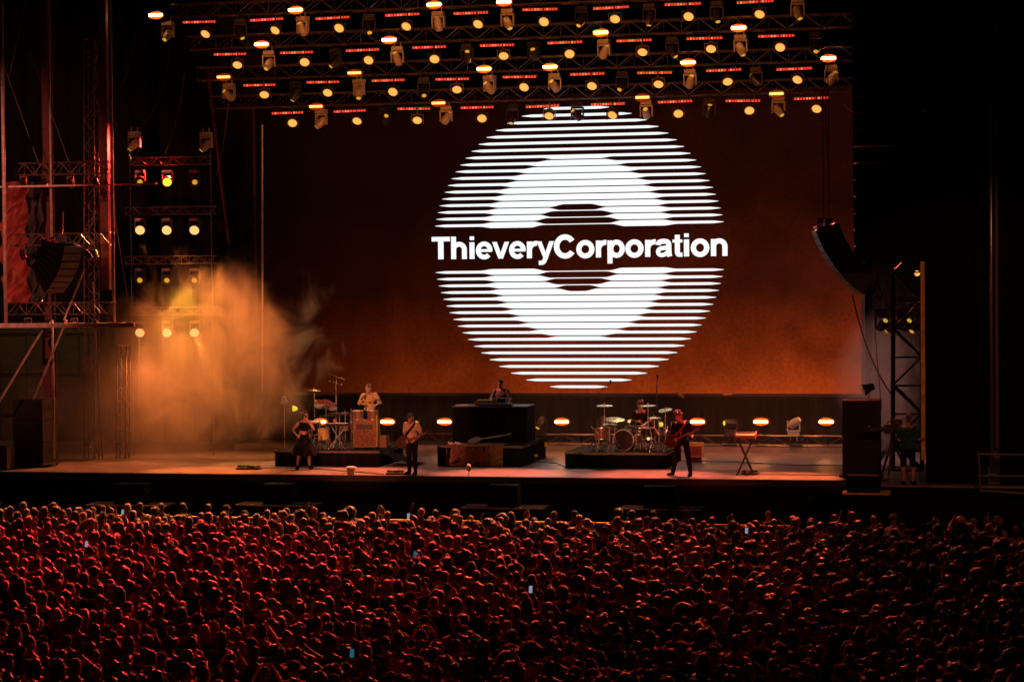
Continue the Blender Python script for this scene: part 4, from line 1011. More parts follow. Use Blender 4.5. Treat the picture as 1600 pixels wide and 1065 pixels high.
# cables and pedals on the deck front
def pedalboard(px, py, label, n=5, w_=.7):
    q = Pz(px, py, DECK); t = thing('pedalboard', label, 'pedalboard', (q.x, q.y, DECK)); part('board', MB().box((0, 0, .03), (w_, .3, .04)), 'black_metal', t)
    for i in range(n): part('pedal', MB().box((-w_/2+w_*(i+.5)/n, rnd.uniform(-.05, .05), .08+rnd.uniform(0, .02)), (w_/n*.75, .13, .05)).tube((-w_/2+w_*(i+.5)/n, -.02, .1), (-w_/2+w_*(i+.5)/n, -.02, .13), .012), ['dark_wood', 'steel', 'black_paint'][i % 3], t)
pedalboard(389, 733, 'effects pedals lying alone on the left of the stage', 5, .7)
pedalboard(618, 741, 'effects pedals at the feet of the man in the cap', 5, .5)
pedalboard(1172, 741, 'black box of pedals under the keyboard stand', 3, .45)
q = Pz(548, 741, DECK); t = thing('small_bucket', 'small reddish bucket with a cloth on its rim at the stage edge', 'bucket', q)
part('bucket', MB().lathe([(.09, 0), (.115, .18)], 16), 'wood', t); part('cloth', MB().ell((.02, 0, .2), (.16, .1, .045), 12, 6), 'white_plastic', t); part('hook', MB().path([(-.12, 0, .05), (-.2, 0, .05), (-.2, 0, .0)], .008), 'steel', t)
q = Pz(725, 747, DECK); t = thing('edge_microphone', 'short stand with a white fuzzy microphone at the front stage edge', 'microphone', (q.x, -.08, DECK-.25)); 
part('stand', MB().tube((0, 0, 0), (0, 0, .42), .010).tube((-.12, 0, .1), (.12, 0, .1), .012), 'black_metal', t); part('windshield', MB().ell((0, 0, .5), (.07, .07, .11), 12, 8), 'white_plastic', t)
for i, pts in enumerate((((400, 732), (470, 731), (540, 736), (600, 741)), ((1180, 741), (1250, 742), (1318, 743)), ((840, 722), (870, 724), (884, 730)), ((1060, 720), (1150, 722), (1240, 727), (1320, 727)))):
    pr = [Vector((v.x, v.y, DECK+.014)) for v in (Pz(a_, b_, DECK) for a_, b_ in pts)]; out = []
    for a_, b_ in zip(pr, pr[1:]):
        for k in range(6): out.append(a_.lerp(b_, k/6)+Vector((0, .05*math.sin(k*2+i), 0)))
    out.append(pr[-1]); single('floor_cable', MB().path(out, .012, 5), 'black_metal', ['cable lying across the stage front past the singer', 'cable running right from the keyboard stand', 'cable between the centre desk and the drum riser', 'cable lying across the deck right of the drum riser'][i], 'cable')

# drum kit on the right riser --------------------------------------------------
def onD(px, dy, z=zD_): return XA(px, yD+dy, z), yD+dy, z
x, y, z = onD(974, .55)
t = drum('bass_drum', 'black glossy bass drum with dark teal front facing the crowd', (x, y+.42, z+.31), .30, .42, (R(90), 0, 0), shell='shell_black', front='shell_black')
for s in (-1, 1): part('spur', MB().tube((s*.28, -.1, .1), (s*.42, -.3, .02), .01), 'chrome', t)
for i, (px, dy, zz, rr, h, tl, lb) in enumerate(((956, .75, .62, .15, .2, -.35, 'left rack tom above the bass drum'), (985, .75, .66, .15, .2, -.35, 'right rack tom above the bass drum'),
        (1012, .6, .34, .19, .34, 0, 'floor tom between bass drum and right stands'), (940, .8, .30, .19, .34, -.1, 'floor tom at the left of the drum kit'), (1000, .9, .52, .17, .13, -.1, 'snare drum in front of the drummer'))):
    x, y, z = onD(px, dy); drum('tom_drum', lb, (x, y, z+zz), rr, h, (tl, 0, 0), shell='shell_black' if i != 3 else 'shell_red', legs=3 if i > 1 else 0)
for i, (px, dy, h, r_, tl, lb) in enumerate(((945, 1.0, 1.28, .25, (.05, 0), 'high cymbal at the far left of the drum kit'), (961, .3, .92, .29, (.18, .06), 'large low cymbal left of the bass drum'),
        (1013, .7, 1.30, .24, (.05, -.02), 'cymbal in front of the face of the drummer'), (1023, .9, .94, .2, (.05, 0), 'low cymbal right of the drummer'),
        (1040, .6, 1.18, .2, (.25, -.12), 'tilted cymbal at the right end of the drum kit'))):
    x, y, z = onD(px, dy); cymbal(lb, x, y, z, h, r_, tl)
x, y, z = onD(953, .3); cymbal('pair of hi-hat cymbals just left above the bass drum', x, y, z, .78, .2, (.08, .04), double=True)
x, y, z = onD(931, 1.4); mic_stand('overhead microphone boom left of the drum kit', x, y, z, 1.55, (.45, 0, 1.95))
x, y, z = onD(1027, 1.4); mic_stand('tall thin microphone stand behind the right of the drum kit', x, y, z, 1.9, (.02, 0, 2.1))
x, y, z = onD(1048, .5); mic_stand('leaning microphone stand at the right edge of the drum riser', x, y, z, .7, (-.5, -.1, 1.1), base_r=.35)
for i, px in enumerate((936, 952, 994, 1004, 1018, 1030, 1040, 1049)):
    x, y, z = onD(px, .15+.17*(i % 4)); t = thing('hardware_stand', f'chrome hardware tripod of the drum kit, {ORD[i]} from the left', 'stand', (x, y, z)); tripod(None, t, (.5, .7, .6, .8, .55, .9, .7, .85)[i], .33)
    part('clamp', MB().lathe([(.028, -.03), (.028, .03)], 8, None, (0, 0, (.35, .5, .4, .6, .4, .62, .5, .6)[i])), 'chrome', t)
    part('arm', MB().tube((0, 0, .5), (rnd.uniform(-.3, .3), .05, .72), .009), 'chrome', t)
for i, (px, py, dy) in enumerate(((983, 658, .1), (1013, 685, .1))):
    single('kit_lamp', MB().ell(P(px, py, yD+dy), (.045, .045, .045), 10, 7), 'lamp_hot', ['small glowing bulb above the bass drum', 'small glowing bulb low in the right half of the drum kit'][i], 'lamp')
sd = MB().box((0, 0, .02), (.04, .04, .04))
x, y, z = onD(1003, 1.45); th = thing('drum_throne', 'round black drum stool behind the kit', 'stool', (x, y, z)); part('seat', MB().lathe([(.16, .46), (.17, .5), (.15, .54)], 18), 'black_vinyl', th); tripod(None, th, .48, .25)
# amplifier behind the right guitarist
q = Pz(1087, 722, DECK); t = thing('guitar_amplifier', 'yellowish tweed guitar amplifier behind the right guitarist', 'amplifier', q)
part('cabinet', MB().box((0, 0, .38), (.46, .26, .42)), 'tweed', t); part('grille_cloth', MB().box((0, -.137, .34), (.38, .012, .28)), 'cloth_brown', t); part('stand', MB().box((0, 0, .085), (.34, .24, .17)), 'black_metal', t); part('handle', MB().path([(-.1, 0, .59), (-.08, 0, .63), (.08, 0, .63), (.1, 0, .59)], .01), 'black_metal', t)
# keyboard on X stand
q = Pz(1165, 741, DECK); t = thing('keyboard_stand', 'black X shaped keyboard stand on the right of the stage', 'stand', q)
for y in (-.12, .12):
    part('leg', MB().tube((-.22, y, .02), (.22, y, 1.0), .017), 'black_metal', t); part('leg', MB().tube((.22, y, .02), (-.22, y, 1.0), .017), 'black_metal', t)
part('foot', MB().box((-.22, 0, .015), (.05, .4, .03)), 'black_metal', t); part('foot', MB().box((.22, 0, .015), (.05, .4, .03)), 'black_metal', t)
q2 = Vector(q)+Vector((0, 0, 1.02))
t = thing('synthesizer', 'small orange lit synthesizer tilted on the X stand', 'keyboard', q2, (R(14), 0, 0)); part('housing', MB().box((0, .05, .05), (.54, .36, .08)), 'wood', t); part('control_panel', MB().box((0, .13, .1), (.46, .14, .02)), 'dark_wood', t)
ks = MB().box((0, 0, 0), (.022, .15, .016)).mesh('key', 'white_plastic')
for i in range(20): link('key', ks, t, (-.24+i*.0253, -.04, .098))
part('end_cheek', MB().box((.285, .05, .06), (.03, .37, .12)), 'pink_cover', t); part('end_cheek', MB().box((-.285, .05, .06), (.03, .37, .12)), 'dark_wood', t)

# upstage floor truss with lamps --------------------------------------------------
Yf = 9.3
SG = pbh.children[1].data.copy() if pbh.children[1].name.startswith('glass') else pbh.children[0].data.copy(); SG.materials.clear(); SG.materials.append(MATS['strobe_floor'])
za = P(900, 694, Yf).z
truss((XA(640, Yf, za), Yf, za), (XA(1318, Yf, za), Yf, za), .30, .55, 'long low truss lying at the back of the stage', m='truss_alu', r=.022)
for i, px in enumerate((501, 606, 695, 878, 1090, 1189, 1291)):
    zz = P(px, 658.5, 9.0).z; loc = (XA(px, 9.0, zz), 9.0, zz); o = dup(pbh, loc, (0, 0, 0), f'orange glowing strobe bar at the back of the stage, {ORD[i]} from the left'); o['group'] = 'strobe bars along the back of the stage'; [c for c in o.children if c.name.startswith('glass')][0].data = SG
for i, (px, lit) in enumerate(((655, 0), (845, 1), (943, 1), (1030, 0), (1142, 0), (1240, 1))):
    zz = P(px, 652, 9.1).z; o = dup(ph1 if i == 5 else ph0, (XA(px, 9.1, zz), 9.1, za+.38), (R(180), 0, rnd.uniform(-.3, .3)), f'upright moving head lamp on the floor truss, {ORD[i]} from the left'); o['group'] = 'moving heads on the floor truss'
    for c in o.children:
        if c.name.startswith('head'):
            v = [Vector((0, 1, .2)), Vector((-.4, .6, .9)), Vector((-.2, .3, .9)), Vector((.3, 1, .2)), Vector((-1, .4, 0)), Vector((1, .3, -.7))][i]; c.rotation_euler = v.to_track_quat('Z', 'Y').to_euler()
            if i in (0, 2, 3, 4):
                for l_ in c.children: l_.data = MB().lathe([(.078, .236), (.06, .25)], 12).mesh('lens', 'lamp_lime')
for i, (px, py) in enumerate(((1063, 617), (1137, 616), (1168, 745))):
    if i < 2: single('small_reflector', MB().ell(P(px, py, 9.5), (.16, .05, .05), 10, 6, Euler((0, R(35 if i == 0 else -5), 0)).to_matrix()), 'wood', ['amber lit reflector under the screen edge above the drum kit', 'amber lit reflector under the screen edge left of the keyboard'][i], 'lamp')

# speakers left ------------------------------------------------------------------
q = Pz(51, 730, DECK); wd = (XA(64, q.y, DECK)-XA(20, q.y, DECK))
for i in range(3):
    o = speaker_cab(f'{["bottom", "middle", "top"][i]} one of three big black subwoofers stacked at the left of the stage', (q.x-.15, q.y+.55, DECK+.10+i*.645), (.95, 1.05, .63))
part_ = thing('stack_dolly', 'low steel wheeled dolly under the left subwoofer stack', 'dolly', (q.x-.15, q.y+.55, DECK)); part('board', MB().box((0, 0, .08), (1.05, 1.15, .035)), 'steel', part_)
for i in (-1, 1):
    for j in (-1, 1): part('castor', MB().lathe([(.03, -.02), (.03, .02)], 10, Euler((R(90), 0, 0)).to_matrix(), (i*.45, j*.5, .03)), 'black_metal', part_)
q = Pz(2, 733, DECK); flight_case('flight_case', 'silver trimmed flight case at the left edge beside the subwoofers', q, (.6, .5, .6), 'cab_side')
# speakers right
q = Pz(1347, 738, DECK); w2 = XA(1376, .2, DECK)-XA(1318, .2, DECK)
for i in range(2): speaker_cab(f'{["lower", "upper"][i]} one of two stacked tall black monitor speakers at the right of the stage', (XA(1347, .5, DECK), .5, DECK+.05+i*1.05), (w2, .9, 1.03), castors=(i == 0), name='side_fill_speaker')
t = thing('floodlight', 'dark floodlight with barn doors on top of the right speaker stack', 'lamp', (XA(1358, .4, DECK+2.13), .4, DECK+2.13)); part('bracket', MB().tube((0, 0, 0), (0, 0, .22), .015), 'black_metal', t)
hb = part('housing', MB().lathe([(.08, -.14), (.10, 0), (.17, .16)], 4), 'black_metal', t, (0, 0, .31)); hb.rotation_euler = Vector((-1, -.25, -.35)).to_track_quat('Z', 'Y').to_euler()
part('barn_door', MB().box((-.02, 0, .42), (.16, .2, .02), Euler((0, R(-25), 0)).to_matrix()), 'black_metal', t)
yq = -1.9
for i, (py, wpx, hh_, lb) in enumerate(((770, 62, .55, 'lower black speaker case in front of the right speaker stack'), (741, 46, .52, 'upper black speaker case in front of the right speaker stack'))):
    zc = P(1350, 741+29*1, yq).z if i == 1 else 0
zc = P(1350, 771, yq).z; wq = XA(1390, yq, zc)-XA(1320, yq, zc)
speaker_cab('wide black speaker case on the ground at the right stage corner', (XA(1354, yq, zc), yq, 0), (wq, .8, zc-.0), m='black_box', name='ground_subwoofer')
zc2 = P(1350, 741, yq).z; speaker_cab('small black speaker standing on the wide case at the right stage corner', (XA(1350, yq, zc), yq, zc+.07), (wq*.72, .7, zc2-zc-.07), m='black_box', name='front_fill_speaker')
single('case_tray', MB().box((XA(1354, yq, zc), yq, zc+.035), (wq+.06, .86, .04)), 'tweed', 'tan board between the two black cases at the right stage corner', 'board')
# front fills on platforms in the pit
for i, (x0, x1, py, b0, b1, bt) in enumerate(((143, 268, 786, 183, 230, 755), (375, 498, 786, 415, 458, 755), (727, 855, 790, 765, 811, 757), (970, 1100, 792, 1007, 1056, 759))):
    Y = -1.9; zt = P((x0+x1)/2, py, Y).z; xa, xb = XA(x0, Y, zt), XA(x1, Y, zt); nm = ['leftmost', 'second from left', 'third from left', 'rightmost'][i]
    t = thing('pit_platform', f'low black platform with dull yellow edge in the pit, {nm}', 'platform', ((xa+xb)/2, Y, 0), group='platforms in the pit')
    part('top', MB().box((0, 0, zt-.03), (xb-xa, .8, .06)), 'black_box', t); part('edge_strip', MB().box((0, -.41, zt-.02), (xb-xa, .02, .035)), 'tweed', t)
    for s in (-1, 1): part('leg', MB().box((s*(xb-xa)*.46, -.3, zt/2-.03), (.05, .05, zt-.06)), 'black_metal', t)
    zb2 = P((b0+b1)/2, bt, Y).z
    o = speaker_cab(f'black front speaker box on the {nm} pit platform', (XA((b0+b1)/2, Y, zt), Y+.05, zt+.001), (XA(b1, Y, zt)-XA(b0, Y, zt), .5, zb2-zt), m='black_box', name='front_fill_speaker')
# crowd barrier
bt = thing('crowd_barrier', 'long steel crowd barrier along the front row with pale top rail', 'barrier', (0, -3.9, 0))
zr = P(600, 812, -3.9).z
xb0, xb1 = XA(-30, -3.9, 1), XA(1240, -3.9, 1)
part('top_rail', MB().box(((xb0+xb1)/2, 0, zr), (xb1-xb0, .12, .05)), 'tweed', bt)
nb = int((xb1-xb0)/1.0); pm = MB().box((0, 0, (zr-.05)/2), (.96, .03, zr-.05)).mesh('barrier_panel', 'black_metal')
for i in range(nb): link('barrier_panel', pm, bt, (xb0+.5+i*1.0, 0, 0))
# railing at far right
Yr = -1.5
t = thing('guard_rail', 'tubular steel guard rail at the right edge of the side wing', 'railing', (0, 0, 0)); a = P(1529, 765, Yr)
zbase = P(1529, 766, Yr).z
for (x0, y0, x1, y1, dY, nm) in ((1527, 709, 1640, 711, 0, 'rail'), (1527, 743, 1640, 744, 0, 'rail'), (1531, 766, 1640, 773, 0, 'rail'), (1529, 705, 1532, 768, 0, 'post'), (1544, 704, 1545, 757, .9, 'post'), (1541, 706, 1640, 707, .9, 'rail'), (1541, 741, 1640, 742, .9, 'rail')):
    part(nm, MB().tube(P(x0, y0, Yr+dY), P(x1, y1, Yr+dY), .03, n=8), 'steel', t)

# ================================================================== PERFORMERS
Z = lambda x, y, z: (x, y, z)
# singer: legs apart, right hand with microphone at the mouth
p = pose(eL=(-.33, -.02, 1.20), wL=(-.24, -.22, 1.06), eR=(.30, -.08, 1.19), wR=(.12, -.22, 1.45), aL=(-.19, .02, .10), aR=(.17, .02, .10), kL=(-.15, -.01, .5), kR=(.14, -.02, .5), fL=(-.24, -.11, .05), fR=(.24, -.1, .05), pelvis=(-.03, 0, .95), waist=(-.01, -.01, 1.10), chest=(.02, -.03, 1.29), neck=(.035, -.04, 1.47), head=(.05, -.07, 1.61), sL=(-.15, -.03, 1.40), sR=(.19, -.04, 1.42))
performer(ground_at(475, 733), R(25), 'singer in black cropped top and full dark skirt with red headband holding a microphone', p, 'skin_c', 'hair_black', 'wavy', 'cloth_black', 0, 'cloth_black', shoes='cloth_black', fem=True, look=(5, 0), skirt=True, scale=.965)
so = [o for o in bpy.data.objects if o.name == 'person'][0]
part('headband', MB().lathe([(.100, -.012), (.103, .012)], 20, Euler((R(-14), 0, 0)).to_matrix(), (0, .005, 1.70)), 'pink_cover', so)
mm = so.location+Euler((0, 0, R(25))).to_matrix() @ Vector((.045, -.19, 1.535))
single('hand_microphone', MB().lathe([(.012, -.12), (.018, -.02), (.028, .0), (.03, .03), (.018, .05)], 12, (Vector((-.3, .35, .9))).to_track_quat('Z', 'Y').to_matrix(), mm), 'black_metal', 'microphone held up by the singer', 'microphone')
# man in cap playing a bass
p = pose(eL=(-.25, .06, 1.17), wL=(-.10, -.17, 1.00), eR=(.28, .0, 1.15), wR=(.30, -.24, 1.10), neck=(0, -.04, 1.48), aL=(-.09, .02, .09), aR=(.09, .03, .09), kL=(-.09, -.01, .5), kR=(.09, -.01, .5), fL=(-.15, -.13, .04), fR=(.1, -.13, .04), head=(.01, -.09, 1.61))
t1, *_ = performer(ground_at(644, 741), R(-8), 'man in cap and tan short sleeved shirt playing a guitar at the stage front', p, 'skin_a', 'cloth_olive', 'cap', 'cloth_tan', .6, 'cloth_black', look=(-10, 10), loose=1.16, scale=.99)
def on(t_, v): return t_.location+t_.rotation_euler.to_matrix() @ (Vector(v)*t_.scale.x)
guitar(on(t1, (-.02, -.185, 1.0)), (0, R(-20), R(-8)), 'electric guitar held low by the man in the cap', ln=.58)
part('beard', MB().ell((.02, -.075, 1.555), (.05, .045, .05), 10, 6), 'hair_grey', t1)
single('guitar_strap', MB().path([on(t1, v) for v in ((-.22, -.14, 1.03), (-.06, -.155, 1.2), (.08, -.14, 1.36), (.12, -.04, 1.49))], .028, 6), 'cloth_black', 'dark strap across the chest of the man in the cap', 'strap')
# right guitarist, dark open jacket
p = pose(eL=(-.27, .04, 1.16), wL=(-.16, -.2, 1.02), eR=(.29, .0, 1.16), wR=(.33, -.25, 1.10), aL=(-.25, -.02, .09), aR=(.22, .04, .09), kL=(-.17, -.04, .5), kR=(.17, -.02, .5), hL=(-.1, 0, .92), hR=(.1, 0, .92), fL=(-.36, -.12, .04), fR=(.22, -.13, .04), chest=(-.01, -.05, 1.29), neck=(-.02, -.09, 1.46), head=(-.05, -.15, 1.58), sL=(-.19, -.07, 1.38), sR=(.17, -.06, 1.41))
t2, *_ = performer(ground_at(1066, 743), R(-4), 'slim guitarist in dark open jacket with legs apart right of the drum riser', p, 'skin_a', 'hair_brown', 'quiff', 'cloth_black', 1, 'cloth_black', look=(-38, 14), scale=1.03)
part('shirt_opening', MB().add([(-.045, -.14, 1.43), (.045, -.14, 1.43), (.03, -.146, 1.3), (.012, -.15, 1.08), (-.012, -.15, 1.08), (-.03, -.146, 1.3)], [(0, 5, 2, 1), (5, 4, 3, 2)]), 'skin_a', t2)
guitar(on(t2, (-.05, -.22, 1.02)), (0, R(-24), R(-4)), 'dark electric guitar held by the right guitarist, neck rising to the right', ln=.62)
single('guitar_strap', MB().path([on(t2, v) for v in ((-.22, -.16, 1.03), (-.02, -.165, 1.22), (.10, -.15, 1.38), (.13, -.04, 1.49))], .028, 6), 'red_cloth', 'reddish strap across the chest of the right guitarist', 'strap')
# percussionist
p = pose(eL=(-.30, -.02, 1.17), wL=(-.17, -.28, 1.16), eR=(.31, -.02, 1.17), wR=(.21, -.30, 1.12), chest=(0, -.04, 1.29), neck=(-.01, -.07, 1.47), head=(-.02, -.13, 1.60), sL=(-.18, -.06, 1.40), sR=(.18, -.04, 1.42))
x, y, z = onA(578, 1.75); zz = P(578, 598, y).z-1.775
performer((x, y, max(zA_, zz)), R(12), 'grey haired percussionist in patterned light shirt behind the conga tops', p, 'skin_c', 'hair_grey', 'crop', 'patterned_shirt', .95, 'cloth_black', look=(-35, 8), loose=1.1, scale=1.0)
# DJ
yj = Yd+1.55; zz = P(783, 591, yj).z-1.80
p = pose(eL=(-.30, .0, 1.17), wL=(-.24, -.30, 1.14), eR=(.29, -.02, 1.15), wR=(.26, -.36, 1.08), head=(-.03, -.06, 1.64))
tJ, *_ = performer((XA(783, yj, 4), yj, max(DECK+.62, zz)), R(8), 'man in dark shirt with dark glasses leaning over the gear on the tall desk', p, 'skin_a', 'hair_black', 'short', 'cloth_grey', 1, 'cloth_black', look=(-20, 14))
Hj = Euler((R(14), 0, R(-20))).to_matrix(); hc = Vector((-.03, -.06, 1.64))
gl = MB()
for s in (-1, 1): gl.ell(hc+Hj @ Vector((s*.034, -.098, .022)), (.028, .01, .02), 10, 6, Hj)
part('glasses', gl, 'black_metal', tJ)
# drummer, seated, leaning forward
sz = .53
p = pose(pelvis=(0, 0, sz+.09), waist=(0, -.04, sz+.24), chest=(-.01, -.12, sz+.42), neck=(-.02, -.20, sz+.60), head=(-.03, -.26, sz+.74), sL=(-.19, -.15, sz+.53), sR=(.17, -.17, sz+.53),
         eL=(-.30, -.24, sz+.29), wL=(-.10, -.44, sz+.30), eR=(.30, -.25, sz+.33), wR=(.12, -.50, sz+.22), hL=(-.1, 0, sz+.07), hR=(.1, 0, sz+.07), kL=(-.22, -.42, sz+.05), kR=(.24, -.42, sz+.05), aL=(-.24, -.48, .09), aR=(.26, -.48, .09), fL=(-.26, -.64, .04), fR=(.28, -.64, .04))
x, y, z = onD(1003, 1.45)
tD, *_ = performer((x, y, zD_), R(6), 'drummer in black T-shirt bent over the drum kit on the right riser', p, 'skin_a', 'hair_brown', 'quiff', 'cloth_black', .55, 'cloth_denim', look=(15, 28))
for i, (a_, b_) in enumerate((((-.10, -.48, sz+.31), (.15, -.75, sz+.2)), ((.12, -.55, sz+.22), (-.08, -.85, sz+.18)))):
    single('drumstick', MB().tube(on(tD, a_), on(tD, b_), .008), 'white_plastic', f'drumstick in the {["left", "right"][i]} hand of the drummer', 'drumstick')
# camera operator and camera
q = Pz(1419, 757, DECK)
p = pose(eL=(-.28, -.05, 1.16), wL=(-.30, -.34, 1.14), eR=(.24, -.03, 1.14), wR=(.16, -.30, 1.12), kL=(-.12, -.02, .5), kR=(.12, .0, .5), head=(-.01, -.04, 1.65))
tO, *_ = performer((q.x, q.y, DECK), R(165), 'camera operator in dark green top and black shorts seen from behind at the right wing', p, 'skin_c', 'hair_grey', 'crop', 'cloth_green', .6, 'cloth_black', .4, 'cloth_black', look=(20, 4), loose=1.4, scale=1.03)
xo, yo = q.x-.42, q.y+.55
t = thing('video_tripod', 'sturdy black video tripod at the right wing', 'tripod', (xo, yo, DECK)); part('column', MB().tube((0, 0, .6), (0, 0, 1.25), .05), 'black_metal', t)
for i in range(3):
    a_ = 2*math.pi*i/3+.3; e_ = Vector((.48*math.cos(a_), .48*math.sin(a_), .02)); part('leg', MB().tube((.03, 0, 1.15), e_, .018).tube((-.03, 0, 1.15), e_, .018).tube((0, 0, .45), e_*.6+Vector((0, 0, .3)), .012), 'steel', t)
part('pan_bar', MB().tube((0, 0, 1.25), (.3, -.4, 1.12), .014), 'black_metal', t)
t = thing('video_camera', 'large black broadcast camera pointing left on the tripod', 'camera', (xo, yo, DECK+1.27), (0, 0, R(10)))
part('camera_body', MB().box((0, 0, .14), (.42, .18, .24)), 'black_metal', t); part('lens', MB().lathe([(.06, 0), (.075, .2), (.085, .34), (.10, .36), (.10, .42)], 14, Euler((0, R(-90), 0)).to_matrix(), (-.2, 0, .14)), 'black_paint', t)
part('viewfinder', MB().box((.12, -.12, .34), (.22, .2, .16)), 'black_metal', t); part('handle', MB().path([(-.12, 0, .26), (-.12, 0, .34), (.06, 0, .34)], .014), 'black_metal', t); part('battery', MB().box((.27, 0, .14), (.1, .16, .2)), 'cab_side', t)
# ================================================================== AUDIENCE
STY = ['short', 'crop', 'long', 'curly', 'bun', 'short', 'wavy', 'afro', 'tail', 'cap', 'bob', 'short', 'hat']
HW = dict(short='short dark hair', crop='closely cropped hair', long='long straight hair', curly='curly hair', bun='hair in a top bun', wavy='long wavy hair', afro='big round afro hair',
          tail='ponytail', cap='dark cap', bob='bobbed hair', hat='brimmed hat')
ARMS = {
 'down': {}, 'fwd': dict(eL=(-.26, -.06, 1.17), wL=(-.12, -.26, 1.22), eR=(.26, -.06, 1.17), wR=(.12, -.27, 1.20)),
 'upR': dict(eR=(.30, -.10, 1.62), wR=(.24, -.18, 1.86)), 'upL': dict(eL=(-.34, -.06, 1.55), wL=(-.30, -.14, 1.82)),
 'both': dict(eL=(-.24, -.22, 1.50), wL=(-.10, -.34, 1.72), eR=(.24, -.22, 1.50), wR=(.10, -.34, 1.72)),
 'head': dict(eL=(-.40, -.04, 1.60), wL=(-.16, -.02, 1.78)), 'face': dict(eR=(.34, -.16, 1.44), wR=(.14, -.22, 1.66))}
AW = dict(down='arms down', fwd='hands together in front', upR='right arm raised', upL='left arm raised', both='both hands holding a phone up', head='left hand on head', face='elbow lifted beside the face')
protos = {}
HSC = 1.0
def crowd_proto(style, arm, top, fem, skin, hairm):
    """full figure for the near rows: body mesh with top and hair as children data"""
    p = pose(**ARMS[arm]); b_, T = body_mb(p, True, False, fem); H = Matrix.Identity(3); head_mb(b_, p['head'], H, True)
    body = remesh(b_, .030, 'body', skin, 1, ratio=.5)
    tp = remesh(shirt_mb(p, T, {'tank': 0, 'tee': .5, 'long': 1}[top], fem=fem, loose=1.08), .034, 'top', 'cloth_black', 1, .006, 9, ratio=.6)
    hr = remesh(hair_mb(style, p['head'], H), .019, 'hair', 'cloth_olive' if style in ('cap', 'hat') else hairm, 1, .024 if style not in ('cap', 'hat') else 0, 24, ratio=.7)
    leg = remesh(trouser_mb(p, T), .045, 'trousers', 'cloth_denim', 1, ratio=.5)
    return body, tp, hr, leg
VAR = []
combo = [('short', 'down', 'tee', 0), ('crop', 'down', 'tee', 0), ('long', 'down', 'tank', 1), ('curly', 'fwd', 'tee', 0), ('bun', 'down', 'tank', 1), ('short', 'fwd', 'long', 0), ('wavy', 'down', 'tee', 1),
         ('afro', 'down', 'tee', 1), ('tail', 'fwd', 'tank', 1), ('cap', 'down', 'tee', 0), ('bob', 'down', 'tee', 1), ('crop', 'fwd', 'tank', 0), ('hat', 'down', 'long', 0), ('curly', 'down', 'tank', 1),
         ('short', 'upR', 'tee', 0), ('long', 'upL', 'tank', 1), ('short', 'both', 'tee', 0), ('wavy', 'both', 'tank', 1), ('short', 'head', 'tee', 0), ('bob', 'face', 'tank', 1), ('curly', 'upR', 'tank', 0)]
skins = ['skin_d', 'skin_a', 'skin_d', 'skin_e', 'skin_d']; hairs = ['hair_black', 'hair_brown', 'hair_black', 'hair_fair', 'hair_brown']
for i, (s_, a_, t_, f_) in enumerate(combo):
    VAR.append((crowd_proto(s_, a_, t_, f_, skins[i % 5], hairs[(i*2) % 5]), s_, a_, t_))
topm = ['cloth_black', 'cloth_navy', 'cloth_grey', 'cloth_black', 'cloth_maroon', 'cloth_olive', 'cloth_black', 'cloth_navy', 'cloth_black', 'cloth_white']
TW = {'cloth_black': 'black', 'cloth_navy': 'navy', 'cloth_grey': 'grey', 'cloth_white': 'white', 'cloth_maroon': 'dark red', 'cloth_olive': 'olive', 'cloth_tan': 'tan'}
KW = dict(tank='vest', tee='T-shirt', long='shirt')
# coloured copies of the top meshes (shared)
topcache = {}
def topmesh(vi, m_):
    k = (vi, m_)
    if k not in topcache:
        q = VAR[vi][0][1].copy(); q.materials.clear(); q.materials.append(MATS[m_]); topcache[k] = q
    return topcache[k]
spots_ = []
yr = -4.55; row = 0
while yr > -34:
    sp0 = .50 if yr > -16 else .52
    x = -26+rnd.random()*.5
    while x < 22:
        xx = x+rnd.gauss(0, .10); yy = yr+rnd.gauss(0, .17)
        px, py = proj((xx, yy, 1.70))
        if -25 < px < 1630 and py < 1105 and rnd.random() > .05:
            if not (yy > -5.6 and px > 1330 and rnd.random() < .35): spots_.append((yy, xx, px, py, row))
        x += sp0*rnd.uniform(.9, 1.14)
    yr -= .70; row += 1
dist = lambda s: (Vector((s[1], s[0], 1.6))-CAM).dot(F0)
spots_.sort(key=lambda s: -s[3])
vis = [s for s in spots_]
near = []; far = []
for s in vis:
    # heads below the frame show nothing or only a crown: keep them, they are the nearest
    (near if len(near) < 292 and s[3] < 1085 else (far if s[3] < 1085 else far)).append(s)
def pick(r_):
    k = r_.random()
    if k < .87: return r_.randrange(0, 14)
    return r_.randrange(14, len(VAR))
def crowd_person(x, y, vi, m_, label, rz=0, sc=1., grp='audience seen from behind'):
    (body, tp, hr, leg), st, ar, ty = VAR[vi]
    o = link('person', body, None, (x, y, 0)); o.rotation_euler = (0, 0, math.pi+rz); o.scale = (sc,)*3
    tag(o, label, 'person', grp)
    link('top', topmesh(vi, m_), o); link('cap' if st == 'cap' else 'hat' if st == 'hat' else 'hair', hr, o); link('trousers', leg, o)
    return o
# lines of the near audience, for the labels
near.sort(key=lambda s: (-s[4], s[2]))
lines = sorted({s[4] for s in near}, reverse=True); cnt = {}
for s in near:
    li = lines.index(s[4]); cnt[li] = cnt.get(li, 0)+1
    vi = pick(rnd); st, ar, ty = VAR[vi][1:]; m_ = rnd.choice(topm)
    crowd_person(s[1], s[0], vi, m_, f'spectator in {TW[m_]} {KW[ty]}, {ORD[cnt[li]-1]} from left, {ORD[li]} line from crowd bottom', rnd.gauss(0, .5), rnd.uniform(.90, 1.07))
print('crowd near', len(near), 'far', len(far), 'lines', len(lines))
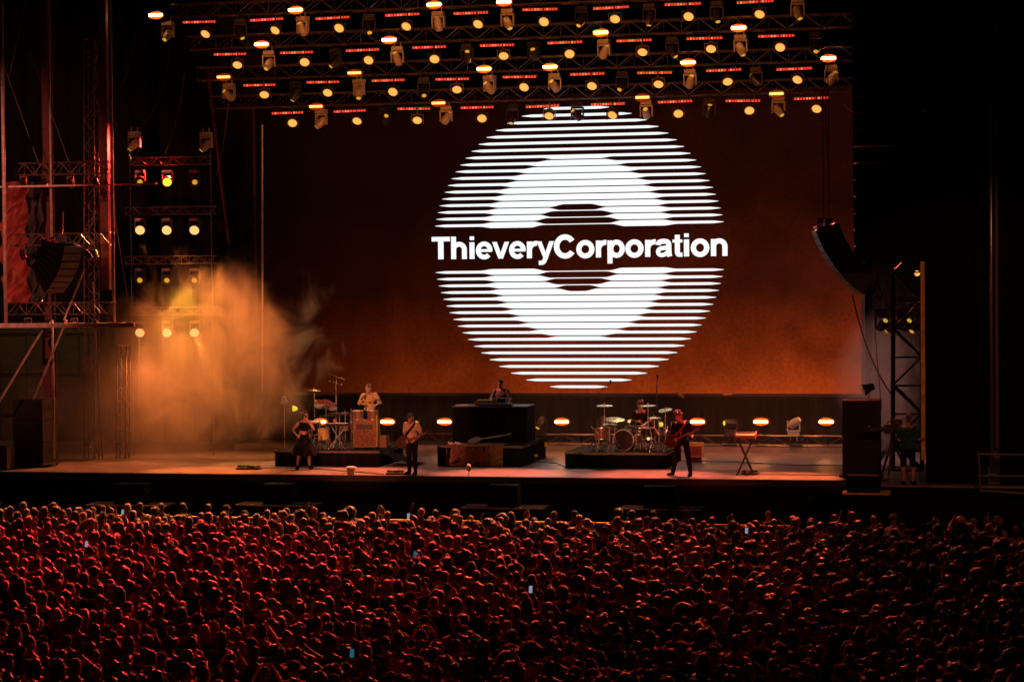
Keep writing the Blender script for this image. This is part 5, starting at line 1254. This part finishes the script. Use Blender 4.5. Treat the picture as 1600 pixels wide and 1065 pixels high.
# phones and special figures in the far crowd
def phone(o, rz, label, m_='phone_screen'):
    q = o.location+Euler((0, 0, math.pi+rz)).to_matrix() @ Vector((0, -.37, 1.86))*o.scale.x
    t = thing('phone', label, 'phone', q, (R(-12), 0, rz)); part('case', MB().box((0, .006, 0), (.072, .010, .145)), 'black_metal', t)
    part('screen', MB().box((0, -.003, 0), (.064, .004, .13)), m_, t)
sp = [(190, 800, 16, 'both', 'phone_screen', 'upper left of the crowd near the barrier'), (637, 806, 16, 'both', 'phone_screen', 'front row under the man in the cap'), (133, 850, 17, 'both', 'phone_screen', 'left, a few rows behind the barrier'),
      (828, 921, 17, 'both', 'phone_screen', 'middle of the crowd'), (548, 1021, 16, 'both', 'phone_screen_blue', 'near the bottom left of centre'), (647, 866, 16, 'both', 'phone_screen_blue', 'left of centre, a few rows behind the barrier'), (1166, 829, 17, 'both', 'phone_screen', 'front row below the keyboard'),
     
      (610, 800, 14, 'upR', None, 'front row, fist raised, right of the person facing the crowd'), (168, 800, 15, 'upL', None, 'front row left with one arm raised'), (722, 806, 14, 'upR', None, 'front row with pointing arm raised below the desk'), (960, 836, 18, 'head', None, 'hand on head below the drum riser'), (262, 850, 18, 'head', None, 'hand on head left of centre near the barrier')]
spec = []
for px, py, vi, a_, ph, lb in sp:
    zt_ = 1.86 if ph else 1.72; q = Pz(px, py, zt_)
    if q.y > -4.4: q = P(px, py, -4.4)
    st, ar, ty = VAR[vi][1:]; m_ = rnd.choice(topm)
    o = crowd_person(q.x, q.y-.3, vi, m_, f'spectator, {AW[ar]}, {lb}', 0, 1.0, 'audience figures with raised arms'); spec.append((q.x, q.y-.3))
    if ph: phone(o, 0, f'glowing phone held up at the {lb}' if not lb[0] in 'fnml' else f'glowing phone held up: {lb}', ph)
# two people facing the crowd in the pit
for px, py, lb, st, hm in ((583, 797, 'steward in the pit facing the crowd below the percussion riser', 'long', 'hair_brown'), (1196, 806, 'steward in the pit facing the crowd below the keyboard', 'crop', 'hair_grey')):
    Y = -4.05 if px < 600 else -4.2; q = P(px, py, Y); p = pose(); 
    t_, *_ = performer((q.x, Y+.7, max(0, q.z-1.74)), 0, lb, p, 'skin_c', hm, st, 'cloth_black', .55, 'cloth_black', vox=.02)
# the farther audience as one mass ------------------------------------------------
def arrays(me):
    me.calc_loop_triangles(); nv = len(me.vertices); v = np.empty(nv*3, np.float32); me.vertices.foreach_get('co', v)
    t_ = np.empty(len(me.loop_triangles)*3, np.int32); me.loop_triangles.foreach_get('vertices', t_); return v.reshape(-1, 3), t_.reshape(-1, 3)
matl = ['skin_a', 'skin_d', 'skin_e', 'hair_black', 'hair_brown', 'hair_fair', 'cloth_black', 'cloth_navy', 'cloth_grey', 'cloth_white', 'cloth_maroon', 'cloth_olive', 'cloth_tan', 'cloth_denim']
mi = {k: i for i, k in enumerate(matl)}
LOW = []
for i, (s_, a_, t_, f_) in enumerate(combo):
    p = pose(**ARMS[a_]); b_, T = body_mb(p, False, False, f_); H = Matrix.Identity(3); head_mb(b_, p['head'], H, True)
    a1 = arrays(remesh(b_, .036, 'b', 'skin_a', 1, ratio=.42)); a2 = arrays(remesh(shirt_mb(p, T, {'tank': 0, 'tee': .5, 'long': 1}[t_], fem=f_, loose=1.08), .045, 't', 'cloth_black', 1, ratio=.5))
    a3 = arrays(remesh(hair_mb(s_, p['head'], H), .024, 'h', 'hair_black', 1, .013 if s_ not in ('cap', 'hat') else 0, 30, ratio=.5))
    LOW.append((a1, a2, a3, s_))
VV = []; TT = []; MI = []; base = 0; r2 = random.Random(5)
for s in far:
    if any(abs(s[1]-a_)+abs(s[0]-b_) < .42 for a_, b_ in spec): continue
    vi = pick(r2); a1, a2, a3, s_ = LOW[vi]; rz = math.pi+r2.gauss(0, .4); sc = r2.uniform(.90, 1.07)
    c_, n_ = math.cos(rz)*sc, math.sin(rz)*sc; Mx = np.array([[c_, n_, 0], [-n_, c_, 0], [0, 0, sc]], np.float32)
    for (v_, t_), mm_ in ((a1, mi[skins[r2.randrange(5)]]), (a2, mi[r2.choice(topm)]), (a3, mi[r2.choice(['hair_black', 'hair_brown', 'hair_black', 'hair_fair', 'hair_brown'])] if s_ not in ('cap', 'hat') else mi['cloth_olive'])):
        VV.append(v_ @ Mx + np.array([s[1], s[0], 0], np.float32)); TT.append(t_+base); MI.append(np.full(len(t_), mm_, np.int32)); base += len(v_)
VV = np.concatenate(VV); TT = np.concatenate(TT); MI = np.concatenate(MI)
me = bpy.data.meshes.new('audience'); me.vertices.add(len(VV)); me.vertices.foreach_set('co', VV.ravel()); me.loops.add(len(TT)*3); me.loops.foreach_set('vertex_index', TT.ravel())
me.polygons.add(len(TT)); me.polygons.foreach_set('loop_start', np.arange(0, len(TT)*3, 3, dtype=np.int32)); me.polygons.foreach_set('loop_total', np.full(len(TT), 3, np.int32))
for k in matl: me.materials.append(MATS[k])
me.polygons.foreach_set('material_index', MI); me.polygons.foreach_set('use_smooth', np.ones(len(TT), bool)); me.update(calc_edges=True)
au = link('audience', me); au['kind'] = 'stuff'; tag(au, 'dense dark crowd packed from the barrier backwards, lit red from behind', 'crowd'); print('audience tris', len(TT))

# ================================================================== SMOKE
def smoke(name, label, c, d, dens, nscale, col=(.9, .8, .7), seed=0., lo=.42, hi=.75, fall=1.6):
    m = bpy.data.materials.new(name); m.use_nodes = True; n = m.node_tree.nodes; l = m.node_tree.links; n.clear()
    out = n.new('ShaderNodeOutputMaterial'); vol = n.new('ShaderNodeVolumePrincipled'); vol.inputs['Color'].default_value = col+(1,); vol.inputs['Anisotropy'].default_value = .15
    tc = n.new('ShaderNodeTexCoord'); nz = n.new('ShaderNodeTexNoise'); nz.inputs['Scale'].default_value = nscale; nz.inputs['Detail'].default_value = 7; nz.inputs['Roughness'].default_value = .62; nz.inputs['Distortion'].default_value = .9
    mp = n.new('ShaderNodeMapping'); mp.inputs['Location'].default_value = (seed, seed*.7, seed*1.3); mp.inputs['Rotation'].default_value = (0, .5, 0); mp.inputs['Scale'].default_value = (1, 1, .8)
    l.new(tc.outputs['Object'], mp.inputs[0]); l.new(mp.outputs[0], nz.inputs['Vector'])
    mr = n.new('ShaderNodeMapRange'); mr.interpolation_type = 'SMOOTHSTEP'; mr.inputs[1].default_value = lo; mr.inputs[2].default_value = hi
    vm = n.new('ShaderNodeVectorMath'); vm.operation = 'DIVIDE'; vm.inputs[1].default_value = tuple(q/2 for q in d); l.new(tc.outputs['Object'], vm.inputs[0])
    ln = n.new('ShaderNodeVectorMath'); ln.operation = 'LENGTH'; l.new(vm.outputs[0], ln.inputs[0])
    # the ragged edge: radius falloff is added to the noise before the threshold
    fo = n.new('ShaderNodeMapRange'); fo.interpolation_type = 'SMOOTHSTEP'; fo.inputs[1].default_value = .25; fo.inputs[2].default_value = 1.0; fo.inputs[3].default_value = .22; fo.inputs[4].default_value = -.35
    l.new(ln.outputs['Value'], fo.inputs[0]); ad = n.new('ShaderNodeMath'); l.new(nz.outputs['Fac'], ad.inputs[0]); l.new(fo.outputs[0], ad.inputs[1]); l.new(ad.outputs[0], mr.inputs[0])
    mu = n.new('ShaderNodeMath'); mu.operation = 'MULTIPLY'; mu.inputs[1].default_value = dens; l.new(mr.outputs[0], mu.inputs[0]); l.new(mu.outputs[0], vol.inputs['Density'])
    l.new(vol.outputs[0], out.inputs['Volume'])
    me_ = MB().ell((0, 0, 0), tuple(q/2 for q in d), 24, 14).mesh(name, m) if False else None
    MATS[name] = m; mb = MB().ell((0, 0, 0), tuple(q/2 for q in d), 24, 14); o = link(name, mb.mesh(name, name), None, c); o['kind'] = 'stuff'; o['label'] = label; o['category'] = 'smoke'
    return o
q = P(330, 560, 5.2); smoke('smoke_plume', 'thick orange lit smoke billowing left of the percussion', (q.x, 5.6, q.z), (13.5, 3.2, 10.8), .90, .78, (1, .84, .70), 3.1, .46, .90)
q = P(215, 640, 4.6); smoke('smoke_low', 'thin orange smoke spreading low over the left of the stage', (q.x, 4.8, q.z), (14, 3.4, 7.5), .26, .5, (1, .86, .72), 7.7, .38, .85)
q = P(1375, 600, 5.5); smoke('smoke_right', 'faint greyish smoke around the right lattice tower', (q.x, 6.4, q.z), (4.6, 4.0, 7.0), .22, .5, (.95, .9, .95), 1.9, .36, .8)

# thin haze where the photograph shows lamps glowing through it
def haze(name, label, x0, x1, y0, y1, z0, z1, dens):
    m = bpy.data.materials.new(name); m.use_nodes = True; n = m.node_tree.nodes; n.clear()
    out = n.new('ShaderNodeOutputMaterial'); vol = n.new('ShaderNodeVolumePrincipled'); vol.inputs['Density'].default_value = dens; vol.inputs['Color'].default_value = (.9, .88, .86, 1)
    m.node_tree.links.new(vol.outputs[0], out.inputs['Volume']); MATS[name] = m
    o = link(name, MB().box(((x0+x1)/2, (y0+y1)/2, (z0+z1)/2), (x1-x0, y1-y0, z1-z0)).mesh(name, name)); o['kind'] = 'stuff'; o['label'] = label; o['category'] = 'haze'
haze('floor_haze', 'thin haze along the glowing strobe bars at the back of the stage', XA(400, 8.6, 4), XA(1318, 8.6, 4), 8.2, 9.8, DECK+.02, DECK+1.9, .02)
